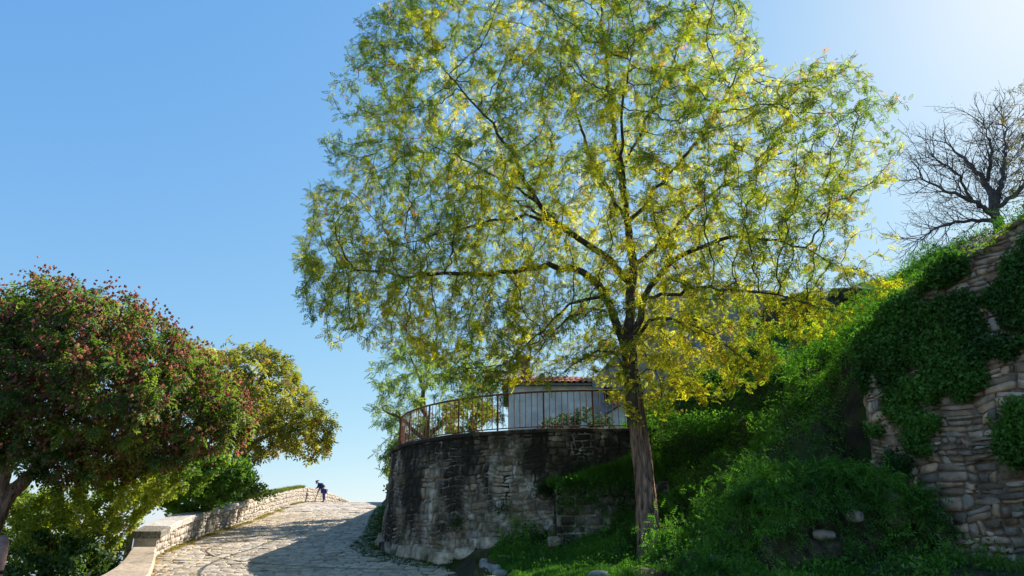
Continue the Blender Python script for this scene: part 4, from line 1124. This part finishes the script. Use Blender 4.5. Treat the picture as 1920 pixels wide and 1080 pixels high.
# bare dark trees on the hill top
T_small = spray(3, .05, .025, .05, 3)
BR = [(1690, 318), (1725, 270), (1770, 228), (1850, 208), (1915, 215), (1990, 215), (2050, 300), (2050, 430), (1960, 470), (1880, 470), (1800, 480), (1735, 475), (1700, 440), (1725, 390), (1700, 350)]
bb = at(1878, 470, 20); bb = np.array([bb[0], 20, bb[2]-.7])
bt = Tree()
for l in [[(*bb, .22), P4(1872, 430, 20, .17), P4(1866, 395, 20, .14), P4(1850, 345, 20, .09), P4(1818, 305, 20, .06), P4(1775, 270, 20, .02)], [P4(1866, 395, 20, .10), P4(1880, 330, 20.5, .07), P4(1886, 270, 20.6, .04), P4(1880, 225, 20.6, .015)],
          [P4(1868, 405, 20, .09), P4(1825, 378, 19.6, .065), P4(1765, 352, 19.3, .04), P4(1712, 330, 19.2, .014)], [P4(1870, 415, 20, .08), P4(1810, 412, 20.3, .05), P4(1755, 428, 20.3, .03), P4(1722, 452, 20.3, .012)],
          [P4(1866, 395, 20, .08), P4(1925, 345, 19.6, .06), P4(1970, 300, 19.4, .03), P4(2000, 260, 19.4, .012)], [P4(1850, 345, 20, .06), P4(1860, 290, 19.4, .04), P4(1845, 225, 19.2, .012)], [P4(1825, 378, 19.6, .05), P4(1790, 320, 19, .03), P4(1740, 290, 18.8, .012)]]:
    bt.limb(l, step=.18)
def fork(t, i0, d, L, lev, r):
    n = max(3, int(L/.14)); p_ = np.array(t.p[i0]); par_ = i0; ids = []
    for k in range(n):
        d = d+rng.normal(0, .11, 3)+np.array([0, 0, .035]); d /= np.linalg.norm(d); p_ = p_+d*(L/n); t.p.append(p_); t.par.append(par_); t.rmin.append(max(.0052, r*(1-.7*k/n))); par_ = len(t.p)-1; ids.append((par_, d))
    if lev < 3:
        for q, dd in ids[::1 if lev == 2 else 1]:
            if rng.random() < (.7, .85, .7)[lev]:
                ax = rng.normal(0, 1, 3); ax -= dd*np.dot(ax, dd); ax /= np.linalg.norm(ax); a_ = rng.uniform(.4, .95)
                fork(t, q, dd*math.cos(a_)+ax*math.sin(a_), L*rng.uniform(.38, .62), lev+1, r*.5)
n0 = len(bt.p); P0 = np.array(bt.p)
for i in range(8, n0):
    if bt.rmin[i] > .13 or rng.random() > .85: continue
    dd = P0[i]-P0[bt.par[i]]; dd /= np.linalg.norm(dd)+1e-9; ax = rng.normal(0, 1, 3); ax -= dd*np.dot(ax, dd); ax /= np.linalg.norm(ax); a_ = rng.uniform(.4, 1.0)
    for q_ in (1, -1): fork(bt, i, dd*math.cos(a_)+ax*q_*math.sin(a_), rng.uniform(.5, 1.2), 1, .016)
bt.finish(.0052, 2.4, .05)
broot = empty('bare_tree', bb); tag(broot, 'nearly leafless dark spreading tree on the hill top above the old wall', 'tree')
b = Batch(); bt.mesh(b, org=np.array(broot.location)); b.build('branches', M['grey_twig'], broot, smooth_=True)
l = Batch(); pb_ = leafy(l, bt, T_small, .008, 3.2, (.6, 1.1), colmix((.05, .055, .045), (.12, .12, .06), 1, 4)); o = l.build('foliage', M['leaf_left'], broot); o.location = -Vector(broot.location)

build_tree('leafy_hill_tree', 'brownish leaved tree reaching in at the right edge of the frame', (*at(2010, 470, 17)[:2], at(2010, 470, 17)[2]-.6),
    [[(*at(2010, 470, 17)[:2], at(2010, 470, 17)[2]-.6, .2), P4(1990, 350, 17, .14), P4(1960, 270, 17, .09), P4(1930, 220, 17, .04)], [P4(1985, 340, 17, .09), P4(1950, 330, 16.8, .06), P4(1915, 340, 16.6, .02)]],
    [(1885, 190), (1900, 150), (1950, 120), (2080, 120), (2120, 300), (2050, 400), (1950, 390), (1900, 370), (1890, 300), (1905, 250)], 17, 1.6, (2000, 260), (130, 150), 900, .18, 2.0, .25, compound(3, .06, .03, .14), 12, (.7, 1.2), colmix((.07, .08, .03), (.16, .12, .04), 1, 4), M['leaf_left'], rlim=.013, tip=.005, thr=.36, seed=14, barkm='grey_twig')
# a twig of another tree dipping into the top right corner
c = at(1890, -30, 12)

# ------------------------------------------------------------------ shrubs left of the parapet
def shrub(name, label, poly, Yc, half, cen, rad, base, nA, tmpl, per_m, size, colf, seed, step=.2, kill=.28, group=None, thr=.38, mat='leaf_left', cat='shrub', stems=3, rlim=.02, droop=.3, clump=.9, shell=.2):
    b = np.array(base, float); tr = [[(*b, .07), (*(b*.65+np.array(at(*cen, Yc))*.35), .05), (*(b*.3+np.array(at(*cen, Yc))*.7), .03)]]
    return build_tree(name, label, base, tr, poly, Yc, half, cen, rad, nA, step, 6.0, kill, tmpl, per_m, size, colf, M[mat], rlim=rlim, tip=.004, thr=thr, seed=seed, group=group, cat=cat, droop=droop, shell=shell, clump=clump)
T_leaf = spray(7, .10, .06, .07, 5)
T_leaf2 = spray(8, .13, .075, .09, 6)
grn = colmix((.09, .17, .02), (.27, .32, .03), .8, 5, acc=((.35, .2, .04), .03))
shrub('bright_shrub', 'sunlit yellow green bush directly left of the parapet end', [(30, 930), (130, 895), (200, 870), (300, 860), (380, 870), (335, 925), (270, 965), (225, 1000), (215, 1050), (150, 1120), (20, 1120), (40, 1000)],
      17.5, 1.4, (190, 980), (190, 140), (*at(150, 1150, 17.5)[:2], -.8), 2600, T_leaf, 42, (.6, 1.1), grn, 21, thr=.28)
shrub('broad_leaved_bush', 'glossy green bush behind the parapet below the yellowing tree', [(290, 870), (360, 850), (430, 845), (475, 862), (470, 905), (440, 935), (350, 960), (290, 965), (270, 930)],
      22.5, 1.5, (380, 900), (120, 75), (*at(370, 1020, 22.5)[:2], -.8), 1100, T_leaf2, 28, (.8, 1.3), colmix((.08, .17, .02), (.20, .30, .03), .8, 6), 22)
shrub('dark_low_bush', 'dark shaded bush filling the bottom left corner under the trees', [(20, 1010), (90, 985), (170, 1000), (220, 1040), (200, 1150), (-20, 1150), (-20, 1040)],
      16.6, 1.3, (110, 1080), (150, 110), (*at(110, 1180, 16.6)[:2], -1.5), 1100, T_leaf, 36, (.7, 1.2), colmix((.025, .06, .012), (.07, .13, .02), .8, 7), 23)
shrub('thin_leaved_bush', 'loose bush with sky showing through at the left edge', [(-40, 905), (60, 900), (140, 905), (150, 960), (60, 1010), (-30, 1040)],
      18.5, 1.0, (50, 960), (110, 80), (*at(40, 1130, 18.5)[:2], -1.5), 600, T_leaf, 22, (.7, 1.1), colmix((.08, .15, .02), (.2, .27, .03), .8, 8), 24)
shrub('roadside_tall_bush', 'deep green bush beside the far bend of the parapet', [(430, 870), (470, 872), (480, 900), (530, 915), (470, 935), (440, 945), (420, 915)],
      27, 1.0, (460, 905), (60, 40), (*at(450, 1000, 27)[:2], .3), 350, T_leaf2, 18, (.7, 1.1), colmix((.05, .10, .02), (.12, .17, .03), .8, 9), 25)
# sapling trunk seen between bushes
a_, b_ = at(248, 985, 19.5), at(262, 905, 19.5)
sp = empty('slim_trunk', a_-[0, 0, 2.0]); tag(sp, 'slim reddish trunk rising through the bushes behind the parapet', 'tree')
V, F = tube([np.zeros(3), a_-np.array(sp.location), (a_+b_)/2-np.array(sp.location)+[.03, 0, 0], b_-np.array(sp.location), b_+[.3, 0, 1.2]-np.array(sp.location)], [.09, .08, .07, .06, .03], 8); mesh_np('trunk', V, F, M['tan_rock'], sp, smooth_=True)
# bushes on the terrace
shrub('yellow_bush', 'yellow green bush behind the bars of the railing', [(835, 745), (880, 738), (940, 745), (962, 775), (955, 812), (830, 818), (820, 780)], 21.5, 1.1, (890, 780), (80, 50), (*at(890, 860, 21.5)[:2], 3.8), 500, T_leaf, 16, (.7, 1.1), colmix((.14, .16, .02), (.28, .26, .03), .8, 10), 31)
shrub('dark_bush', 'dark blue green bush in front of the white house', [(1005, 795), (1050, 768), (1100, 762), (1150, 775), (1155, 808), (1000, 812)], 20.5, .9, (1080, 790), (85, 35), (*at(1080, 850, 20.5)[:2], 3.8), 500, T_leaf, 16, (.7, 1.1), colmix((.02, .045, .025), (.04, .08, .04), .8, 11), 32)
shrub('corner_bush', 'dark green bush overhanging the road beyond the round wall', [(722, 830), (760, 800), (775, 860), (760, 900), (738, 925), (724, 940), (722, 890)], 30, 1.0, (740, 870), (40, 80), (*at(745, 960, 30)[:2], 3.2), 350, T_leaf2, 16, (.8, 1.2), colmix((.04, .08, .02), (.09, .14, .03), .8, 12), 33)

# ------------------------------------------------------------------ ground cover on the hill, ivy, grass (nobody could count these)
def scatter(name, label, N, region, tmpl, size, colf, mat, zoff=.02, up=.7, out=.5, cat='ground cover', dens=None, view=True):
    xs = rng.uniform(region[0], region[1], N); ys = rng.uniform(region[2], region[3], N)
    z = ground(xs, ys); e = .08
    nx_ = -(ground(xs+e, ys)-z)/e; ny_ = -(ground(xs, ys+e)-z)/e
    m = (np.hypot(nx_, ny_) < 12) & (~terrace_in(xs, ys) | (xs > 2.6)) & (xs > right_x(ys)+.05)
    if dens is not None: m &= rng.random(N) < dens(xs, ys, z)*np.clip(.5*np.sqrt(1+nx_**2+ny_**2), 0, 1)
    xs, ys, z, nx_, ny_ = xs[m], ys[m], z[m], nx_[m], ny_[m]
    p = np.stack([xs, ys, z], -1)
    if view:
        px, py, f = proj(p); k = (px > -60) & (px < 1990) & (py > -60) & (py < 1180); p = p[k]; nx_ = nx_[k]; ny_ = ny_[k]
    n_ = np.stack([nx_, ny_, np.ones(len(p))], -1); n_ /= np.linalg.norm(n_, axis=1, keepdims=True)
    hgt = rng.random(len(p))**1.3*zoff*(.3+3.2*smooth(.45, .75, vnoise(p*[3.3, 3.3, 3.3], 88)))
    p = p+n_*hgt[:, None]
    d = rng.normal(0, .6, p.shape)+n_*out; d[:, 2] += up-.5
    V, F, C = place(tmpl, p, d, rng.uniform(size[0], size[1], len(p)), colf(p), roll=.6)
    o = mesh_np(name, V, F, mat, None, C); tag(o, label, cat, kind='stuff'); return o
T_cov = spray(5, .062, .045, .045, 8, True)
T_fern = compound(4, .042, .022, .12, .5, True)
T_ivy = spray(5, .066, .055, .05, 9, True)
hillcol = colmix((.038, .105, .018), (.11, .25, .03), 1.1, 13, .22, acc=((.16, .12, .06), .035))
def hd(x, Y, z):
    bare = n2(x, Y, 1.5, 51, 4)
    return np.clip(1-smooth(.53, .61, bare)*np.where((Y > 15.4) & (Y < 18), .3, .9), .05, 1)*np.where((x > 7.4) & (Y < 15), 0.22, np.where(Y > 19, .55, 1))*np.where((x < 2.6) & (Y < 14.8), .3, 1)
scatter('hill_ground_cover', 'dense fern like green ground cover over the steep hillside', 150000, (-.3, 17, 8, 28), T_cov, (.7, 1.3), hillcol, M['leaf_fine'], .10, .35, .6, dens=hd)
scatter('hill_ferns', 'feathery fronds drooping over the mounds of the hillside', 100000, (-.2, 12.5, 9, 24), T_fern, (.8, 1.5), colmix((.055, .15, .02), (.13, .29, .033), 1.3, 14, .2), M['leaf_fine'], .14, .25, .55, dens=lambda x, Y, z: hd(x, Y, z)*smooth(.42, .58, n2(x, Y, 1.1, 3, 3)))
N = 4200; x = rng.uniform(3.4, 6.1, N); y = rng.uniform(10.0, 11.4, N); a_ = 1-((x-4.75)/1.45)**2; top = 1.95+.45*a_+n2(x, y, 1.7, 12)*.35-.55*smooth(10.45, 10.0, y)
p_ = np.stack([x, y, top], -1)[(n2(x, y, 1.5, 8) > .36)]; q_ = rng.random(len(p_)) < .12; p_[q_, 2] -= rng.random(q_.sum())**2*.9; p_[q_, 1] = 9.98+.1*rng.random(q_.sum()); 
d = rng.normal(0, .6, p_.shape)+[0, -.4, -.1]
V, F, C = place(T_fern, p_, d, rng.uniform(.8, 1.5, len(p_)), colmix((.05, .14, .02), (.12, .27, .03), 1.3, 24, .2)(p_), roll=.6)
tag(mesh_np('outcrop_creeper', V, F, M['leaf_fine'], None, C), 'dark creeper hanging over the rock outcrop', 'creeper', kind='stuff')
# grass blades
def blade_tmpl(n, h, w, seed, lean=.4):
    g = np.random.default_rng(seed); V = []; F = []
    for i in range(n):
        b = np.array([*g.normal(0, .03, 2), 0]); a = g.uniform(0, 6.28); d = np.array([math.cos(a), math.sin(a), 0]); c = np.array([-d[1], d[0], 0])*w; hh = h*g.uniform(.6, 1.2); l = lean*g.uniform(.3, 1.2)*hh
        k = len(V); V += [b-c*1.2, b+c*1.2, b+d*l+[0, 0, hh*.95]]; F.append((k, k+1, k+2))
    return np.array(V), np.array(F)
def upplace(name, label, p, T, size, colf, mat, cat='grass'):
    N = len(p); a = rng.uniform(0, 6.28, N); x = np.stack([np.cos(a), np.sin(a), np.zeros(N)], -1)
    V, F, C = place(T, p, x, rng.uniform(size[0], size[1], N), colf(p), roll=.15)
    o = mesh_np(name, V, F, mat, None, C); tag(o, label, cat, kind='stuff'); return o
T_gr = blade_tmpl(5, .08, .004, 3, .8)
def gpts(N, reg, cond=None):
    x = rng.uniform(reg[0], reg[1], N); y = rng.uniform(reg[2], reg[3], N); m = (x > right_x(y)+.0) & ~terrace_in(x, y)
    if cond is not None: m &= cond(x, y)
    x, y = x[m], y[m]; return np.stack([x, y, ground(x, y)-.01], -1)
grasscol = colmix((.045, .13, .015), (.09, .23, .024), 1.4, 15, .18)
upplace('grass_bank', 'bright green grass between the trunk and the foot of the round wall', gpts(44000, (-.6, 4.6, 9.6, 16), lambda x, y: (y < 15.3) & (x < 5-(y-9.6)*.25) & (n2(x, y, 1.3, 77) < .62)), T_gr, (.7, 1.5), grasscol, M['leaf_fine'])
upplace('long_grass', 'long pale grass tufts at the foot of the old wall', gpts(5000, (5.6, 7.6, 7.6, 9.0), lambda x, y: n2(x, y, 1.3, 78) > .45), blade_tmpl(6, .15, .003, 5, .8), (.6, 1.3), colmix((.05, .11, .015), (.14, .2, .05), 1.4, 15), M['leaf_fine'])
# verge along wall foot
def vpts(N, u0, u1, w_):
    u = rng.uniform(u0, u1, N); P = tp(u); n_ = tp.nrm(u, side); q = rng.random(N)**1.6*w_+.12; x = P[:, 0]+n_[:, 0]*(q+.12); y = P[:, 1]+n_[:, 1]*(q+.12)
    return np.stack([x, y, np.where(x < right_x(y), road_z(y)-.005, ground(x, y, False))], -1)
upplace('wall_foot_verge', 'low dark weeds along the foot of the round wall beside the paving', vpts(9000, 3+tp.s[3], tp.s[3+23]+16, .75), blade_tmpl(5, .04, .007, 6, 1.0), (.5, 1.3), colmix((.035, .07, .015), (.07, .12, .02), 2, 16), M['leaf_fine'], 'weeds')
u = rng.uniform(0, pp.L*.9, 7000); P = pp(u); n_ = pp.nrm(u, 1); q = rng.random(7000)**2*.28+.02; keep = fbm(np.stack([u*.8, u*0, u*0], -1), 5, 2) > .45
x = P[:, 0]+n_[:, 0]*q; y = P[:, 1]+n_[:, 1]*q; pts_ = np.stack([x, y, road_z(y)], -1)[keep]
upplace('parapet_foot_weeds', 'thin dry weeds in the joint along the parapet foot', pts_, blade_tmpl(5, .05, .005, 7, .9), (.5, 1.5), colmix((.12, .11, .03), (.2, .17, .05), 2, 17), M['leaf_fine'], 'weeds')
# grass and weeds on top of the far parapet
N = 5000; u = rng.uniform(CAPU+.5, CAPU+(pp.L-CAPU)*.60, N); P = pp(u); n_ = pp.nrm(u, 1); q = rng.uniform(.12, .9, N); z = P[:, 3]-.02
upplace('parapet_top_weeds', 'green and dry weeds growing along the top of the far parapet', np.stack([P[:, 0]-n_[:, 0]*q, P[:, 1]-n_[:, 1]*q, z-(q > .5)*.1], -1), blade_tmpl(7, .20, .010, 8, .7), (.5, 1.4), colmix((.07, .11, .03), (.2, .19, .06), .8, 18), M['leaf_fine'], 'weeds')
# fallen leaves
N = 1500; y = rng.uniform(14, 34, N); x = left_x(y)+rng.random(N)**2.2*3.2+.1; p = np.stack([x, y, road_z(y)+.035], -1)
T1 = (np.array([(0, -.02, 0), (.035, -.012, .006), (.06, .006, 0), (.02, .022, .01)]), np.array([(0, 1, 2, 3)]))
N = len(p); d = rng.normal(0, 1, (N, 3)); d[:, 2] *= .15
V, F, C = place(T1, p, d, rng.uniform(.7, 1.5, N), pick([(.35, .22, .08), (.28, .13, .06), (.4, .32, .1)], (3, 2, 2), N), roll=.15)
tag(mesh_np('fallen_leaves', V, F, M['leaf_fine'], None, C), 'scattered dry fallen leaves along the sunny side of the paving', 'fallen leaves', kind='stuff')

# ivy on the old wall
N = 76000
u = rng.uniform(0, WL, N); z = rng.uniform(.9, 6.6, N); tops = np.array([wtop(a) for a in np.linspace(0, WL, 200)]); H = np.interp(u, np.linspace(0, WL, 200), tops)
n = fbm(np.stack([u*1.2, z*1.0, u*0+4.2], -1), 33, 3); px_, py_, _ = proj(np.stack([WA[0]+WD[0]*u, WA[1]+WD[1]*u, z], -1))
# where the photograph shows it: thick from just under the wall head down to a ragged slanting edge; again at the foot; thin elsewhere
lower = np.interp(px_, [1600, 1700, 1760, 1860, 1960], [770, 755, 735, 700, 670])
upper = np.interp(px_, [1600, 1680, 1760, 1860, 1960], [640, 600, 575, 548, 520])
m1 = smooth(70, -60, py_-lower)*smooth(-25, 25, py_-upper)*1.15
m2 = smooth(900, 1010, py_)*smooth(1940, 1760, px_)*.9+smooth(1740, 1620, px_)*.6
dens = np.clip(np.maximum(m1, m2), .10, 1); n_b = fbm(np.stack([u*3.1, z*2.7, u*0+1.2], -1), 39, 2); n = n+(n_b-.5)*.35; keep = (n > .675-.255*dens) & (z < H+.05)
u, z, n, H = u[keep], z[keep], n[keep], H[keep]; d_ = WBAT*(H-z)+.05+rng.random(len(u))*(.06+.22*np.clip((n-.45)*3, 0, 1))
p = np.stack([WA[0]+WD[0]*u+WN[0]*d_, WA[1]+WD[1]*u+WN[1]*d_, z], -1)
d = rng.normal(0, .6, p.shape)+np.array([WN[0], WN[1], 0])*.5; d[:, 2] -= .5
V, F, C = place(T_ivy, p, d, rng.uniform(.6, 1.25, len(p)), colmix((.035, .095, .022), (.085, .20, .03), 1.2, 19, .2)(p), roll=.6)
tag(mesh_np('wall_ivy', V, F, M['leaf_fine'], None, C), 'dark ivy mantling the upper face of the old right hand wall', 'ivy', kind='stuff')
# sunlit tufts along the wall head and hill edge
u = rng.uniform(0, WL, 2600); H = np.interp(u, np.linspace(0, WL, 200), tops); q = rng.uniform(-.05, .7, 2600)
p = np.stack([WA[0]+WD[0]*u-WN[0]*q, WA[1]+WD[1]*u-WN[1]*q, H+.0], -1); gz = ground(p[:, 0], p[:, 1]); p[:, 2] = np.where(q > .4, gz, H-.03)
upplace('wall_head_plants', 'sunlit yellow green plants fringing the head of the old wall', p, spray(6, .07, .04, .06, 19, True), (.5, 1.3), colmix((.07, .12, .02), (.18, .21, .04), 1, 20), M['leaf_fine'], 'plants')
# grass on the block wall, small tufts in the round wall
N = 5500; x = rng.uniform(.85, 3.2, N); y = rng.uniform(14.95, 15.85, N); zt = 2.58+np.clip((x-1.15)*.34, 0, .55)*smooth(14.9, 15.3, y)+n2(x, y, 2.2, 6)*.18
upplace('block_wall_grass', 'tuft of grass and weeds growing on the low block wall', np.stack([x, y, zt-.05], -1), blade_tmpl(6, .14, .007, 10, .9), (.6, 1.4), colmix((.035, .10, .015), (.08, .19, .025), 1.4, 21), M['leaf_fine'], 'grass')
bz = Batch()
xs2 = np.linspace(.9, 3.25, 30); ys2 = np.linspace(15.02, 15.9, 12); XX, YY = np.meshgrid(xs2, ys2); ZZ = 2.50+np.clip((XX-1.15)*.34, 0, .55)*smooth(14.9, 15.3, YY)+n2(XX, YY, 2.2, 6)*.12
i, j = np.meshgrid(np.arange(29), np.arange(11)); a = (j*30+i).ravel()
tag(mesh_np('soil_on_wall', np.stack([XX, YY, ZZ], -1).reshape(-1, 3), np.stack([a, a+1, a+31, a+30], -1), M['soil'], smooth_=True), 'dark soil heaped on the low block wall', 'soil', kind='stuff')
pt = []
for (uu_, zz_, nn) in [(tp.s[3]+1.2, 2.6, 260), (tp.s[3]+.4, 3.0, 140), (tp.s[3]+3.4, 1.9, 120), (tp.s[3]+2.2, 2.2, 100), (tp.s[3]-.9, 3.3, 160), (tp.s[3]+.9, 1.6, 130)]:
    P = tp(uu_); n_ = tp.nrm(np.array(uu_), side); T_ = np.array([-n_[1], n_[0]])
    g1 = rng.normal(0, .16, nn); g2 = rng.normal(0, .09, nn); dd = BAT*(3.86-zz_)+.04+rng.random(nn)*.07
    pt.append(np.stack([P[0]+T_[0]*g1+n_[0]*dd, P[1]+T_[1]*g1+n_[1]*dd, zz_+g2-.0*g1], -1))
p = np.concatenate(pt); d = rng.normal(0, .6, p.shape); d[:, 2] -= .4
V, F, C = place(T_cov, p, d, rng.uniform(.5, .9, len(p)), colmix((.02, .045, .012), (.04, .08, .02), 1, 22)(p), roll=.6)
tag(mesh_np('wall_weeds', V, F, M['leaf_fine'], None, C), 'small dark weeds rooted in joints of the round wall', 'weeds', kind='stuff')
N = 3400; x = rng.uniform(2.75, 6.0, N); z = rng.uniform(2.2, 4.3, N); y = 16.0-rng.random(N)*.35-(4.3-z)*.12
p1 = np.stack([x, y, z], -1); N = 550; x = rng.uniform(.95, 2.9, N)
p2 = np.stack([x, 14.93-rng.random(N)*.12, 2.66-rng.random(N)**2*(.25+.5*vnoise(np.stack([x*3, x*0, x*0], -1), 3))], -1); p_ = np.concatenate([p1, p2])
d = rng.normal(0, .6, p_.shape)+[0, -.4, -.2]
V, F, C = place(T_cov, p_, d, rng.uniform(.7, 1.3, len(p_)), hillcol(p_), roll=.6)
tag(mesh_np('terrace_creeper', V, F, M['leaf_fine'], None, C), 'green creeper covering the step behind the trunk and spilling over the low block wall', 'creeper', kind='stuff')
# hedge mass on hill crest at right
shrub('crest_hedge', 'dark blue green hedge along the hill crest at the right edge', [(1730, 500), (1785, 440), (1860, 402), (1920, 376), (2010, 345), (2010, 450), (1920, 455), (1860, 470), (1800, 495), (1760, 510)], 12.4, .6, (1870, 430), (150, 60), tuple(at(1870, 490, 12.4)), 2200, T_leaf, 26, (.5, .9), colmix((.03, .036, .035), (.055, .065, .055), 1, 23), 41)

# ------------------------------------------------------------------ person leaning on the parapet, stick, bag
def skin_chain(name, pts, edges, mat, parent, sub=2):
    me = bpy.data.meshes.new(name); me.from_pydata([p[:3] for p in pts], edges, []); me.update(); me.materials.append(mat)
    o = bpy.data.objects.new(name, me); scn.collection.objects.link(o); o.parent = parent
    o.modifiers.new('skin', 'SKIN'); s_ = o.modifiers.new('sub', 'SUBSURF'); s_.levels = sub; s_.render_levels = sub
    for i, p in enumerate(pts):
        r = p[3] if len(p) < 5 else p[3]; k_ = 1.0 if name == 'body' else 1.22; me.skin_vertices[0].data[i].radius = (p[3]*k_, (p[4] if len(p) > 4 else p[3])*k_)
    me.skin_vertices[0].data[0].use_root = True
    for q in me.polygons: q.use_smooth = True
    return o
pc = at(606, 939, 47.6); pz = float(road_z(47.6))
per = empty('person', (pc[0], 47.6, pz)); tag(per, 'person in navy top and blue trousers bending over the parapet at the road crest', 'person')
# body (skin): pelvis root, spine bent forward towards -x, neck, head; legs; arms
B_ = [(0, 0, .80, .13, .12), (-.10, 0, .93, .12, .11), (-.24, 0, 1.06, .14, .11), (-.34, 0, 1.14, .10, .08), (-.40, 0, 1.18, .05), (-.46, 0, 1.22, .085, .095), (-.50, 0, 1.20, .06),
      (.0, .09, .74, .085), (-.02, .10, .45, .062), (.03, .10, .10, .042), (-.05, .10, .04, .035), (.0, -.09, .74, .085), (.04, -.10, .45, .062), (.06, -.10, .10, .042), (-.02, -.10, .04, .035),
      (-.32, .17, 1.10, .05), (-.34, .20, .86, .042), (-.40, .12, .70, .03), (-.42, .09, .64, .03), (-.32, -.17, 1.10, .05), (-.36, -.20, .88, .042), (-.48, -.14, .86, .03), (-.54, -.12, .85, .03)]
E_ = [(0, 1), (1, 2), (2, 3), (3, 4), (4, 5), (5, 6), (0, 7), (7, 8), (8, 9), (9, 10), (0, 11), (11, 12), (12, 13), (13, 14), (3, 15), (15, 16), (16, 17), (17, 18), (3, 19), (19, 20), (20, 21), (21, 22)]
skin_chain('body', B_, E_, M['skin'], per)
skin_chain('jacket', [(-.04, 0, .86, .155, .145), (-.12, 0, .95, .15, .135), (-.24, 0, 1.07, .165, .135), (-.33, 0, 1.13, .13, .1), (-.32, .17, 1.10, .07), (-.34, .20, .88, .058), (-.39, .13, .73, .045), (-.32, -.17, 1.10, .07), (-.36, -.20, .90, .058), (-.46, -.15, .865, .045)],
           [(0, 1), (1, 2), (2, 3), (3, 4), (4, 5), (5, 6), (3, 7), (7, 8), (8, 9)], M['navy'], per)
skin_chain('trousers', [(0, 0, .80, .15, .14), (.0, .09, .72, .105), (-.02, .10, .45, .08), (.03, .10, .11, .062), (.0, -.09, .72, .105), (.04, -.10, .45, .08), (.06, -.10, .11, .062)],
           [(0, 1), (1, 2), (2, 3), (0, 4), (4, 5), (5, 6)], M['trouser'], per)
skin_chain('shirt_hem', [(-.03, 0, .845, .15, .145), (-.055, 0, .875, .148, .143)], [(0, 1)], M['pale_cloth'], per, 1)
skin_chain('cap', [(-.45, 0, 1.25, .09, .09), (-.47, 0, 1.30, .075, .075), (-.55, 0, 1.22, .03)], [(0, 1), (0, 2)], M['navy'], per)
for s_ in (-1, 1):
    x_ = .03 if s_ > 0 else .06
    skin_chain('shoe', [(x_, .1*s_, .055, .052), (x_-.09, .1*s_, .035, .042), (x_-.16, .1*s_, .03, .03)], [(0, 1), (1, 2)], M['black'], per)
stk = empty('walking_stick', (pc[0]-.56, 47.6, pz)); tag(stk, 'brown walking stick held in front of the bending person', 'walking stick')
V, F = tube([(-.06, .09, 0), (.14, .09, .66)], [.024, .026], 8); mesh_np('shaft', V, F, M['wood'], stk)
V, F = tube([(.08, .09, .67), (.19, .09, .68)], [.03, .028], 8); mesh_np('handle', V, F, M['wood'], stk)
bgp = at(612, 921, 53); u_ = float(np.interp(53, par[:, 1], pp.s)); pb = pp(u_); nb_ = pp.nrm(np.array(u_), 1)
bag = empty('dark_bag', (pb[0]-nb_[0]*.2, pb[1]-nb_[1]*.2, pb[3]-.02)); tag(bag, 'small dark bag left on top of the parapet beyond the person', 'bag')
rock('bag_body', (0, 0, .13), (.12, .09, .15), M['black'], 3, None, n=8, rough=.1).parent = bag
V, F = tube([(-.06, 0, .24), (-.04, 0, .33), (.04, 0, .33), (.06, 0, .24)], [.012]*4, 5); mesh_np('strap', V, F, M['black'], bag)



per.scale = (1.05,)*3; stk.scale = (1.05,)*3
